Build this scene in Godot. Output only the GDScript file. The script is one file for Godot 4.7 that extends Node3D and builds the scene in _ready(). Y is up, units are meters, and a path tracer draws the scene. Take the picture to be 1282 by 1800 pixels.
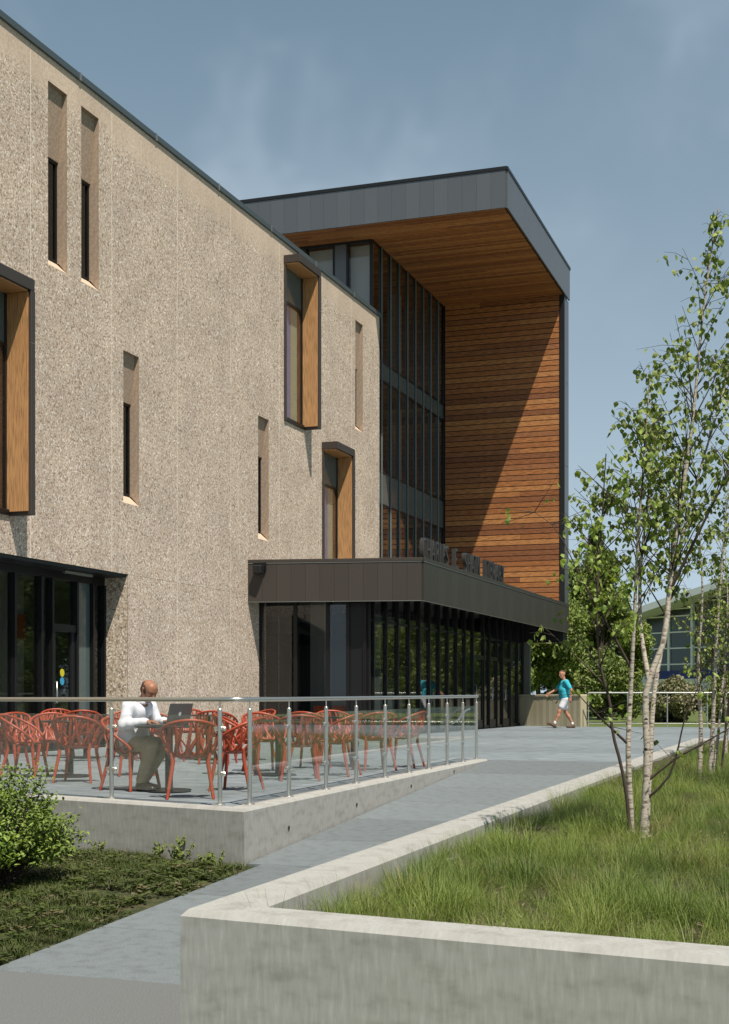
extends Node3D
# World axes: the long concrete facade lies in the plane x = FX and runs along -z. y is up, metres.

const FX := -13.78            # facade plane
const EYE := Vector3(0, 1.03, 0)
var M := {}
var taken := {}
var rng := RandomNumberGenerator.new()
var box_cache := {}
var GH := {}

# ------------------------------------------------------------------ small helpers
func numbered(called: String) -> String:
	if not taken.has(called):
		taken[called] = 0
		return called
	taken[called] += 1
	return "%s_%03d" % [called, taken[called]]

func thing(called: String, label: String, category: String, at := Vector3.ZERO, turn := 0.0, group := "") -> Node3D:
	var o := Node3D.new()
	o.name = numbered(called)
	add_child(o)
	o.position = at
	o.rotation.y = turn
	tag(o, label, category, group)
	return o

func tag(o: Node, label: String, category: String, group := "") -> void:
	o.set_meta("label", label)
	o.set_meta("category", category)
	if group != "":
		o.set_meta("group", group)

func structure(o: Node, label: String, category: String) -> void:
	tag(o, label, category)
	o.set_meta("kind", "structure")

func obj(called: String, mesh: Mesh, m: Material, parent: Node = self, at := Vector3.ZERO, turn := 0.0) -> MeshInstance3D:
	var o := MeshInstance3D.new()
	o.mesh = mesh
	o.material_override = m
	if parent == self:
		o.name = numbered(called)
	else:
		o.name = called
	parent.add_child(o, true)
	o.position = at
	o.rotation.y = turn
	return o

func node(called: String, parent: Node) -> Node3D:
	var o := Node3D.new()
	o.name = called
	parent.add_child(o, true)
	return o

func S() -> SurfaceTool:
	var st := SurfaceTool.new()
	st.begin(Mesh.PRIMITIVE_TRIANGLES)
	return st

func done(st: SurfaceTool, smooth := false) -> ArrayMesh:
	if smooth:
		st.index()
	st.generate_normals()
	return st.commit()

func tri(st: SurfaceTool, a: Vector3, b: Vector3, c: Vector3, n: Vector3) -> void:
	# front faces run clockwise
	st.set_smooth_group(-1)
	if (b - a).cross(c - a).dot(n) > 0:
		st.add_vertex(a); st.add_vertex(c); st.add_vertex(b)
	else:
		st.add_vertex(a); st.add_vertex(b); st.add_vertex(c)

func quad(st: SurfaceTool, a: Vector3, b: Vector3, c: Vector3, d: Vector3, n: Vector3) -> void:
	tri(st, a, b, c, n)
	tri(st, a, c, d, n)

# box with chamfered edges
func chamfer_box(sx: float, sy: float, sz: float, ch: float) -> ArrayMesh:
	var key := "%.3f,%.3f,%.3f,%.4f" % [sx, sy, sz, ch]
	if box_cache.has(key):
		return box_cache[key]
	var st := S()
	var h := Vector3(sx, sy, sz) / 2
	if ch <= 0:
		for ax in 3:
			for s in [-1.0, 1.0]:
				var n := Vector3.ZERO
				n[ax] = s
				var u := (ax + 1) % 3
				var v := (ax + 2) % 3
				var p := []
				for q in [[-1, -1], [1, -1], [1, 1], [-1, 1]]:
					var c := Vector3.ZERO
					c[ax] = s * h[ax]; c[u] = q[0] * h[u]; c[v] = q[1] * h[v]
					p.append(c)
				quad(st, p[0], p[1], p[2], p[3], n)
	else:
		for ax in 3:
			var u := (ax + 1) % 3
			var v := (ax + 2) % 3
			for s in [-1.0, 1.0]:
				var n := Vector3.ZERO
				n[ax] = s
				var p := []
				for q in [[-1, -1], [1, -1], [1, 1], [-1, 1]]:
					var c := Vector3.ZERO
					c[ax] = s * h[ax]; c[u] = q[0] * (h[u] - ch); c[v] = q[1] * (h[v] - ch)
					p.append(c)
				quad(st, p[0], p[1], p[2], p[3], n)
			for su in [-1.0, 1.0]:
				for sv in [-1.0, 1.0]:
					var n2 := Vector3.ZERO
					n2[u] = su; n2[v] = sv
					var p := []
					for q in [[-1, 0], [1, 0], [1, 1], [-1, 1]]:
						var c := Vector3.ZERO
						c[ax] = q[0] * (h[ax] - ch)
						c[u] = su * (h[u] - (ch if q[1] == 0 else 0.0)); c[v] = sv * (h[v] - (0.0 if q[1] == 0 else ch))
						p.append(c)
					quad(st, p[0], p[1], p[2], p[3], n2)
		for a in [-1.0, 1.0]:
			for b in [-1.0, 1.0]:
				for c in [-1.0, 1.0]:
					tri(st, Vector3(a * h.x, b * (h.y - ch), c * (h.z - ch)), Vector3(a * (h.x - ch), b * h.y, c * (h.z - ch)), Vector3(a * (h.x - ch), b * (h.y - ch), c * h.z), Vector3(a, b, c))
	var m := done(st)
	box_cache[key] = m
	return m

# box from corner to corner
func bx(called: String, lo: Vector3, hi: Vector3, m: Material, parent: Node, ch := 0.0) -> MeshInstance3D:
	var s := (hi - lo).abs()
	return obj(called, chamfer_box(s.x, s.y, s.z, ch), m, parent, (lo + hi) / 2)

# a straight bar along a segment in plan: p0, p1 are (x, z); it lies between y0 and y1, `out` is the side, from d0 to d1 away
func seg(called: String, p0: Vector2, p1: Vector2, y0: float, y1: float, d0: float, d1: float, m: Material, parent: Node, ch := 0.0) -> MeshInstance3D:
	var d := (p1 - p0).normalized()
	var n := Vector2(-d.y, d.x)
	var c := (p0 + p1) / 2 + n * (d0 + d1) / 2
	return obj(called, chamfer_box(p0.distance_to(p1), y1 - y0, absf(d1 - d0), ch), m, parent, Vector3(c.x, (y0 + y1) / 2, c.y), -atan2(d.y, d.x))

func tube(st: SurfaceTool, pts: Array, radii: Array, sides := 6, squash := 1.0, caps := true) -> void:
	var rings := []
	var up := Vector3(0.13, 1, 0.07).normalized()
	var n := pts.size()
	for i in n:
		var t: Vector3 = (pts[mini(i + 1, n - 1)] - pts[maxi(i - 1, 0)]).normalized()
		var a := up.cross(t)
		if a.length() < 0.05:
			a = Vector3(1, 0, 0.2).cross(t)
		a = a.normalized()
		var b := t.cross(a).normalized()
		var ring := []
		for k in sides:
			var w := TAU * k / sides
			ring.append(pts[i] + (a * cos(w) + b * sin(w) * squash) * radii[i])
		rings.append(ring)
		up = b
	st.set_smooth_group(1)
	for i in n - 1:
		for k in sides:
			var k2 := (k + 1) % sides
			var A: Vector3 = rings[i][k]
			var B: Vector3 = rings[i][k2]
			var C: Vector3 = rings[i + 1][k2]
			var D: Vector3 = rings[i + 1][k]
			st.add_vertex(A); st.add_vertex(C); st.add_vertex(B)
			st.add_vertex(A); st.add_vertex(D); st.add_vertex(C)
	if caps:
		for e in [0, n - 1]:
			var dirv: Vector3 = (pts[0] - pts[1]) if e == 0 else (pts[n - 1] - pts[n - 2])
			for k in sides:
				tri(st, pts[e], rings[e][k], rings[e][(k + 1) % sides], dirv)
	st.set_smooth_group(1)

func tube_mesh(pts: Array, radii: Array, sides := 6, squash := 1.0) -> ArrayMesh:
	var st := S()
	tube(st, pts, radii, sides, squash)
	return done(st)

func lathe(profile: Array, sides := 24) -> ArrayMesh:
	var st := S()
	for i in profile.size() - 1:
		var p: Vector2 = profile[i]
		var q: Vector2 = profile[i + 1]
		var nn := Vector2(q.y - p.y, -(q.x - p.x))
		for k in sides:
			var a := TAU * k / sides
			var b := TAU * (k + 1) / sides
			var n := Vector3(cos((a + b) / 2) * nn.x, nn.y, sin((a + b) / 2) * nn.x)
			var A := Vector3(cos(a) * p.x, p.y, sin(a) * p.x)
			var B := Vector3(cos(b) * p.x, p.y, sin(b) * p.x)
			var C := Vector3(cos(b) * q.x, q.y, sin(b) * q.x)
			var D := Vector3(cos(a) * q.x, q.y, sin(a) * q.x)
			if p.x > 0.0001:
				tri(st, A, B, C, n)
			if q.x > 0.0001:
				tri(st, A, C, D, n)
	return done(st)

# ground height of terrace and plaza
func fy(z: float) -> float:
	return clampf(0.005 * (-z - 13.0), 0.0, 0.1)

# plan outline (x, z) extruded from ybot to top(z) + lift, with a chamfer round the top edge
func slab(outline: PackedVector2Array, ybot: float, top: Callable, ch := 0.0) -> ArrayMesh:
	var st := S()
	var p := outline
	if Geometry2D.is_polygon_clockwise(p):
		p = p.duplicate()
		p.reverse()
	var n := p.size()
	var inner := PackedVector2Array()
	for i in n:
		var a := (p[i] - p[(i + n - 1) % n]).normalized()
		var b := (p[(i + 1) % n] - p[i]).normalized()
		var na := Vector2(-a.y, a.x)
		var nb := Vector2(-b.y, b.x)
		var m := (na + nb).normalized()
		inner.append(p[i] + m * ch / maxf(0.3, m.dot(na)))
	var cen := Vector2.ZERO
	for q in p:
		cen += q / n
	var idx := Geometry2D.triangulate_polygon(inner)
	for k in range(0, idx.size(), 3):
		var t := []
		for j in 3:
			var q := inner[idx[k + j]]
			t.append(Vector3(q.x, top.call(q.y), q.y))
		tri(st, t[0], t[1], t[2], Vector3.UP)
	for i in n:
		var j := (i + 1) % n
		var d := (p[j] - p[i]).normalized()
		var out := Vector3(d.y, 0, -d.x)
		var T0: float = top.call(p[i].y)
		var T1: float = top.call(p[j].y)
		quad(st, Vector3(p[i].x, ybot, p[i].y), Vector3(p[j].x, ybot, p[j].y), Vector3(p[j].x, T1 - ch, p[j].y), Vector3(p[i].x, T0 - ch, p[i].y), out)
		if ch > 0:
			quad(st, Vector3(p[i].x, T0 - ch, p[i].y), Vector3(p[j].x, T1 - ch, p[j].y), Vector3(inner[j].x, T1, inner[j].y), Vector3(inner[i].x, T0, inner[i].y), out + Vector3.UP)
	return done(st)

# ------------------------------------------------------------------ textures and materials
func noise(sd: int, f: float, oct := 4, kind := FastNoiseLite.TYPE_SIMPLEX_SMOOTH) -> FastNoiseLite:
	var n := FastNoiseLite.new()
	n.seed = sd
	n.frequency = f
	n.noise_type = kind
	n.fractal_octaves = oct
	return n

func ramp_tex(img: Image, stops: Array) -> ImageTexture:
	# stops: [[position, Color], ...]; colour for each grey level
	var g := Gradient.new()
	g.offsets = PackedFloat32Array(stops.map(func(s): return s[0]))
	g.colors = PackedColorArray(stops.map(func(s): return s[1]))
	var lut := PackedByteArray()
	for i in 256:
		var c := g.sample(i / 255.0)
		lut.append_array([c.r8, c.g8, c.b8])
	var src := img.get_data()
	var out := PackedByteArray()
	out.resize(src.size() * 3)
	for i in src.size():
		var k := src[i] * 3
		out[i * 3] = lut[k]; out[i * 3 + 1] = lut[k + 1]; out[i * 3 + 2] = lut[k + 2]
	return ImageTexture.create_from_image(Image.create_from_data(img.get_width(), img.get_height(), false, Image.FORMAT_RGB8, out))

func grey(n: FastNoiseLite, w: int, h: int, seamless := true) -> Image:
	var i := n.get_seamless_image(w, h) if seamless else n.get_image(w, h)
	i.convert(Image.FORMAT_L8)
	return i

func mat(c: Color, rough := 0.8, metal := 0.0) -> StandardMaterial3D:
	var m := StandardMaterial3D.new()
	m.albedo_color = c
	m.roughness = rough
	m.metallic = metal
	return m

func tri_mat(tex: Texture2D, scale: Vector3, rough := 0.85, tint := Color.WHITE, bump: Texture2D = null, bump_cm := 0.0) -> StandardMaterial3D:
	var m := mat(tint, rough)
	m.albedo_texture = tex
	m.uv1_triplanar = true
	m.uv1_world_triplanar = true
	m.uv1_scale = scale
	m.uv1_triplanar_sharpness = 8.0
	if bump != null:
		m.heightmap_enabled = true
		m.heightmap_texture = bump
		m.heightmap_scale = bump_cm
	return m

func rgb(r: int, g: int, b: int) -> Color:
	return Color8(r, g, b)

func facade_texture() -> Array:
	# exposed aggregate over 21 m x 12.8 m: pebbles of 3 to 5 cm, a washed cement band under the coping, faint run marks
	var w := 2048
	var h := 1248
	var cell := noise(7, 0.34, 1, FastNoiseLite.TYPE_CELLULAR)
	cell.cellular_return_type = FastNoiseLite.RETURN_CELL_VALUE
	cell.cellular_jitter = 1.0
	cell.fractal_type = FastNoiseLite.FRACTAL_NONE
	var A := grey(cell, w, h, false).get_data()
	cell.cellular_return_type = FastNoiseLite.RETURN_DISTANCE
	var B := grey(cell, w, h, false).get_data()
	var big := grey(noise(21, 0.006, 4), w, h, false).get_data()
	var fine := grey(noise(33, 0.12, 3), w, h, false).get_data()
	var edge := noise(5, 0.012, 4)
	var run := noise(9, 0.03, 3)
	var bandrow := PackedFloat32Array()
	var runs := PackedFloat32Array()
	for x in w:
		bandrow.append(82.0 + 16.0 * edge.get_noise_1d(x) + 7.0 * edge.get_noise_1d(x * 7.0 + 900.0))
		runs.append(run.get_noise_1d(x))
	var g := Gradient.new()
	g.offsets = PackedFloat32Array([0.0, 0.14, 0.3, 0.5, 0.68, 0.84, 0.93, 1.0])
	g.colors = PackedColorArray([rgb(138, 120, 105), rgb(180, 160, 142), rgb(198, 179, 160), rgb(208, 190, 171), rgb(216, 199, 181), rgb(188, 175, 162), rgb(232, 221, 207), rgb(246, 240, 231)])
	var lut := []
	for i in 256:
		var c := g.sample(i / 255.0)
		lut.append(Vector3(c.r8, c.g8, c.b8))
	var out := PackedByteArray()
	out.resize(w * h * 3)
	var hh := PackedByteArray()
	hh.resize(w * h)
	for y in h:
		for x in w:
			var i := y * w + x
			var v: Vector3 = lut[A[i]]
			var pit := clampf((B[i] - 70) / 130.0, 0.0, 1.0)      # mortar between pebbles
			v = v.lerp(Vector3(134, 118, 101), pit * 0.5)
			var t := clampf((bandrow[x] + (fine[i] - 128) * 0.16 - y) / 34.0, 0.0, 1.0)
			if t > 0.0:
				v = v.lerp(Vector3(202, 182, 162) + Vector3.ONE * (fine[i] - 128) * 0.12, t * 0.85)
			v *= 1.0 + (big[i] - 128) * 0.0004 + runs[x] * 0.02
			out[i * 3] = clampi(int(v.x), 0, 255); out[i * 3 + 1] = clampi(int(v.y), 0, 255); out[i * 3 + 2] = clampi(int(v.z), 0, 255)
			hh[i] = clampi(int((235 - B[i]) * (1.0 - 0.7 * t) + 60 * t), 0, 255)
	return [ImageTexture.create_from_image(Image.create_from_data(w, h, false, Image.FORMAT_RGB8, out)), ImageTexture.create_from_image(Image.create_from_data(w, h, false, Image.FORMAT_L8, hh))]

func glass(c: Color, a: float, rough := 0.02) -> StandardMaterial3D:
	var m := mat(Color(c.r, c.g, c.b, a), rough)
	m.transparency = BaseMaterial3D.TRANSPARENCY_ALPHA
	return m

func leaf_mat(c: Color, back := 0.7) -> StandardMaterial3D:
	var m := mat(c, 0.55)
	m.backlight_enabled = true
	m.backlight = Color(back * 0.9, back, back * 0.35)
	m.cull_mode = BaseMaterial3D.CULL_DISABLED
	return m

func make_materials() -> void:
	var ft := facade_texture()
	var fac := mat(Color.WHITE, 0.9)
	fac.albedo_texture = ft[0]
	fac.heightmap_enabled = true
	fac.heightmap_texture = ft[1]
	fac.heightmap_scale = 0.4
	M.facade = fac
	# plain washed concrete of the window niches
	var n1 := grey(noise(3, 0.02, 5), 512, 512)
	var n2 := grey(noise(4, 0.09, 4), 512, 512)
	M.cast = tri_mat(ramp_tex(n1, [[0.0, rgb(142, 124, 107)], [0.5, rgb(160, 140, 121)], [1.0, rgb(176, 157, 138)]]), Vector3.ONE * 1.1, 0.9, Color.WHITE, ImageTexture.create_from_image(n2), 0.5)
	M.sill = mat(rgb(206, 182, 158), 0.9)
	M.aggregate = tri_mat(pebbles(), Vector3.ONE * 0.5, 0.9)
	# wall concrete: cloudy, with vertical pour streaks
	var streak := grey(noise(11, 0.014, 5), 1024, 1024)
	M.wall = tri_mat(ramp_tex(streak, [[0.0, rgb(160, 159, 155)], [0.35, rgb(168, 167, 163)], [0.55, rgb(171, 170, 166)], [0.75, rgb(175, 174, 170)], [1.0, rgb(186, 185, 181)]]), Vector3(2.2, 0.3, 2.2), 0.85, Color.WHITE, ImageTexture.create_from_image(n1), 0.06)
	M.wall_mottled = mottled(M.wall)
	var broom := grey(noise(13, 0.016, 5), 1024, 1024)
	var bt := ramp_tex(broom, [[0.0, rgb(92, 101, 106)], [0.35, rgb(118, 128, 134)], [0.5, rgb(128, 138, 144)], [0.65, rgb(135, 145, 151)], [1.0, rgb(160, 168, 172)]])
	for i in 4:
		var k: float = [1.0, 0.955, 1.03, 0.98][i]
		var m := tri_mat(bt, Vector3(0.11, 0.3, 0.55), 0.8, Color(k, k, k), ImageTexture.create_from_image(broom) if i == 0 else M.floor0.heightmap_texture, 0.25)
		m.uv1_offset = Vector3(0.31, 0.0, 0.47) * i
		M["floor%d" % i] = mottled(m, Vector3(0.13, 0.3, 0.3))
	var walk := ramp_tex(n2, [[0.0, rgb(98, 105, 108)], [0.5, rgb(117, 125, 129)], [1.0, rgb(136, 143, 146)]])
	for i in 3:
		var k: float = [1.0, 0.95, 1.02][i]
		M["walk%d" % i] = tri_mat(walk, Vector3(1.3, 1.3, 2.2), 0.85, Color(k, k, k), ImageTexture.create_from_image(n2) if i == 0 else M.walk0.heightmap_texture, 0.3)
		M["walk%d" % i].uv1_offset = Vector3(0.2, 0, 0.6) * i
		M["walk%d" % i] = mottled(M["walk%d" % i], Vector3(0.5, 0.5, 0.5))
	M.walk_dark = tri_mat(ramp_tex(n2, [[0.0, rgb(92, 94, 94)], [0.5, rgb(107, 109, 109)], [1.0, rgb(124, 126, 125)]]), Vector3(1.3, 1.3, 2.2), 0.88, Color.WHITE, M.walk0.heightmap_texture, 0.3)  # darker grey for the slabs at the near end
	M.joint = mat(rgb(58, 58, 56), 0.95)
	M.caulk = mat(rgb(226, 218, 202), 0.8)
	# cedar
	var gr := noise(17, 0.02, 5)
	var grain := ramp_tex(grey(gr, 1024, 512), [[0.0, rgb(150, 150, 150)], [0.4, rgb(212, 208, 204)], [0.6, rgb(236, 234, 230)], [1.0, rgb(255, 255, 255)]])
	var tones := [rgb(192, 128, 74), rgb(178, 115, 65), rgb(164, 104, 60), rgb(202, 140, 84), rgb(152, 97, 60), rgb(186, 122, 70), rgb(172, 114, 72)]
	for i in tones.size():
		var m := tri_mat(grain, Vector3(0.16, 3.4, 3.4), 0.55, tones[i])
		m.uv1_offset = Vector3(0.37, 0.21, 0.53) * i
		M["cedar%d" % i] = m
	M.lining0 = tri_mat(grain, Vector3(2.6, 0.2, 2.6), 0.5, rgb(206, 156, 106))
	# metals and glass
	M.zinc = mat(rgb(104, 107, 110), 0.4, 0.45)
	M.zinc2 = mat(rgb(107, 110, 113), 0.42, 0.45)
	M.bronze = mat(rgb(62, 55, 50), 0.55, 0.1)
	M.bronze2 = mat(rgb(65, 58, 53), 0.55, 0.1)
	M.olive = mat(rgb(52, 50, 41), 0.55, 0.0)
	M.olive2 = mat(rgb(55, 53, 44), 0.58, 0.0)
	M.edge = mat(rgb(150, 148, 142), 0.3, 0.6)
	M.black = mat(rgb(26, 26, 27), 0.4, 0.3)
	M.dark = mat(rgb(38, 40, 41), 0.45, 0.4)
	M.letter = mat(rgb(72, 72, 71), 0.35, 0.5)
	M.fin = mat(rgb(126, 138, 136), 0.35, 0.3)
	M.coping = tri_mat(ramp_tex(n2, [[0.0, rgb(52, 62, 66)], [1.0, rgb(86, 98, 102)]]), Vector3.ONE, 0.5)
	M.steel = mat(rgb(216, 214, 208), 0.3, 0.95)
	M.glass = glass(rgb(8, 12, 12), 0.2)
	M.glass_dark = glass(rgb(8, 14, 14), 0.6)
	M.spandrel = mat(rgb(82, 95, 95), 0.12)
	M.clear = glass(rgb(120, 150, 140), 0.07)
	M.interior = mat(rgb(112, 115, 110), 0.9)
	M.interior_light = mat(rgb(190, 192, 184), 0.9)
	M.window_glass = glass(rgb(10, 14, 14), 0.12)
	M.pane_backing = mat(rgb(190, 196, 164), 0.9)
	M.sky_reflection_blue = mat(rgb(142, 146, 196), 0.9)  # blue of the reflected sky, put into a sheet's colour
	M.blind_brown = mat(rgb(84, 48, 34), 0.8)
	M.orange = mat(rgb(190, 84, 50), 0.7)
	# furniture
	M.chair = mat(rgb(160, 68, 42), 0.42)
	M.table = mat(rgb(44, 48, 50), 0.35, 0.2)
	M.table_base = mat(rgb(34, 37, 39), 0.5, 0.3)
	# nature
	M.soil = tri_mat(ramp_tex(n2, [[0.0, rgb(48, 38, 30)], [0.5, rgb(78, 64, 50)], [1.0, rgb(118, 100, 80)]]), Vector3.ONE * 1.7, 0.95, Color.WHITE, ImageTexture.create_from_image(n2), 2.0)
	M.turf = tri_mat(ramp_tex(n1, [[0.0, rgb(40, 46, 22)], [0.45, rgb(58, 64, 30)], [0.7, rgb(74, 72, 42)], [1.0, rgb(96, 86, 60)]]), Vector3.ONE * 0.6, 0.95, Color.WHITE, M.soil.heightmap_texture, 2.0)
	M.far_turf = tri_mat(ramp_tex(n1, [[0.0, rgb(66, 80, 34)], [0.5, rgb(84, 98, 44)], [1.0, rgb(104, 112, 58)]]), Vector3.ONE * 0.12, 0.95)
	var plant := mat(Color.WHITE, 0.6)
	plant.vertex_color_use_as_albedo = true
	plant.backlight_enabled = true
	plant.backlight = Color(0.6, 0.68, 0.26)
	plant.cull_mode = BaseMaterial3D.CULL_DISABLED
	M.plant = plant
	for i in 5:
		M["leaf%d" % i] = leaf_mat([rgb(118, 140, 62), rgb(104, 128, 54), rgb(134, 154, 74), rgb(92, 116, 48), rgb(146, 164, 84)][i])
	M.bark_dark = mat(rgb(74, 62, 54), 0.9)
	M.bark_far = mat(rgb(82, 72, 62), 0.9)
	M.birch = birch_bark()
	M.scar = mat(rgb(48, 42, 38), 0.95)

func pebbles() -> ImageTexture:
	var cell := noise(8, 0.27, 1, FastNoiseLite.TYPE_CELLULAR)
	cell.cellular_return_type = FastNoiseLite.RETURN_CELL_VALUE
	cell.fractal_type = FastNoiseLite.FRACTAL_NONE
	return ramp_tex(grey(cell, 256, 256), [[0.0, rgb(120, 106, 92)], [0.15, rgb(158, 141, 122)], [0.5, rgb(190, 173, 152)], [0.8, rgb(204, 189, 168)], [1.0, rgb(236, 230, 219)]])

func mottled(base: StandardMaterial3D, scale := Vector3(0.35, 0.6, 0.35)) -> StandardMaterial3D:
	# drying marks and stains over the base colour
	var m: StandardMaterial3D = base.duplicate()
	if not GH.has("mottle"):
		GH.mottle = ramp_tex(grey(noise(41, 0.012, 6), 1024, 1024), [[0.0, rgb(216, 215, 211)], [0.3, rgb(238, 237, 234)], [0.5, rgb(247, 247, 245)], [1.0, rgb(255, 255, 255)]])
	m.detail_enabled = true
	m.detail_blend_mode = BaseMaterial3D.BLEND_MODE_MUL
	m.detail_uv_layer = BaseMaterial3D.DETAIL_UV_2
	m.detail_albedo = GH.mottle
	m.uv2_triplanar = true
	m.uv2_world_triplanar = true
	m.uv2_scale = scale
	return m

func birch_bark() -> StandardMaterial3D:
	# pale bark with short dark cross marks
	var n := grey(noise(51, 0.03, 4), 256, 256)
	return tri_mat(ramp_tex(n, [[0.0, rgb(70, 60, 52)], [0.26, rgb(118, 106, 94)], [0.4, rgb(170, 160, 146)], [1.0, rgb(204, 195, 182)]]), Vector3(1.2, 5.0, 1.2), 0.8)

# ------------------------------------------------------------------ setting
func _ready() -> void:
	rng.seed = 20240611
	sky_and_camera()
	make_materials()
	ground()
	terrace_and_plaza()
	library()
	backdrop()
	rails()
	tables_and_chairs()
	people()
	plants()

func sky_and_camera() -> void:
	var cam := Camera3D.new()
	cam.name = "camera"
	add_child(cam)
	cam.position = EYE
	cam.rotation.y = deg_to_rad(19.46)
	# level view with the lens shifted up: horizon 328/1800 of the picture below its centre
	cam.projection = Camera3D.PROJECTION_FRUSTUM
	cam.near = 0.1
	cam.far = 2000.0
	cam.size = 0.1 * 1800.0 / 2479.0
	cam.frustum_offset = Vector2(0, 0.1 * 328.0 / 2479.0)
	cam.current = true
	var env := Environment.new()
	env.background_mode = Environment.BG_SKY
	var sm := ProceduralSkyMaterial.new()
	sm.sky_top_color = rgb(62, 92, 116)
	sm.sky_horizon_color = rgb(178, 196, 208)
	sm.sky_curve = 0.24
	sm.sky_energy_multiplier = 1.0
	sm.ground_bottom_color = rgb(96, 98, 92)
	sm.ground_horizon_color = rgb(150, 156, 158)
	sm.sun_angle_max = 1.0
	sm.sky_cover = cloud_cover()
	sm.sky_cover_modulate = Color(1, 1, 1, 0.2)
	var sky := Sky.new()
	sky.sky_material = sm
	env.sky = sky
	env.tonemap_mode = Environment.TONE_MAPPER_LINEAR
	env.tonemap_exposure = 1.32
	env.sdfgi_enabled = true
	env.ssao_enabled = true
	env.ssil_enabled = true
	var we := WorldEnvironment.new()
	we.name = "world_environment"
	we.environment = env
	add_child(we)
	var sun := DirectionalLight3D.new()
	sun.name = "sun"
	add_child(sun)
	sun.light_energy = 1.4
	sun.light_color = Color(1.0, 0.965, 0.91)
	sun.light_angular_distance = 0.5
	sun.shadow_enabled = true
	sun.look_at_from_position(Vector3(1, 2.6, 1.0), Vector3.ZERO)

func cloud_cover() -> ImageTexture:
	# thin high cloud, the same kind all round
	var n := noise(79, 0.011, 6)
	n.domain_warp_enabled = true
	n.domain_warp_amplitude = 60.0
	n.domain_warp_frequency = 0.006
	var g := n.get_seamless_image(1024, 512)
	g.convert(Image.FORMAT_L8)
	var d := g.get_data()
	var out := PackedByteArray()
	out.resize(d.size() * 4)
	for i in d.size():
		var v := clampf((d[i] - 104) / 130.0, 0.0, 1.0)
		out[i * 4] = 226; out[i * 4 + 1] = 228; out[i * 4 + 2] = 230
		out[i * 4 + 3] = int(255 * v * v)
	return ImageTexture.create_from_image(Image.create_from_data(1024, 512, false, Image.FORMAT_RGBA8, out))

func walk_y(z: float) -> float:
	var t := [[40.0, -0.85], [-3.0, -0.78], [-5.0, -0.75], [-7.7, -0.68], [-9.0, -0.62], [-10.34, -0.56], [-11.85, -0.49], [-22.07, 0.045], [-60.0, 0.045]]
	for i in t.size() - 1:
		if z <= t[i][0] and z >= t[i + 1][0]:
			return lerpf(t[i][1], t[i + 1][1], (t[i][0] - z) / (t[i][0] - t[i + 1][0]))
	return -0.85

func ground() -> void:
	var st := S()
	var zs := [120.0, 10.0, -6.0, -24.0, -34.0, -48.0, -90.0, -300.0, -900.0]
	var ys := [-1.0, -1.0, -0.98, -0.7, -0.25, 0.02, 0.1, 0.6, 2.0]
	for i in zs.size() - 1:
		quad(st, Vector3(-700, ys[i], zs[i]), Vector3(700, ys[i], zs[i]), Vector3(700, ys[i + 1], zs[i + 1]), Vector3(-700, ys[i + 1], zs[i + 1]), Vector3.UP)
	structure(obj("ground", done(st), M.far_turf), "mown green grass stretching away behind the plaza", "ground")

func planter_x(z: float) -> float:
	return lerpf(-3.10, -3.68, (-z - 6.11) / 27.1)

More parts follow.
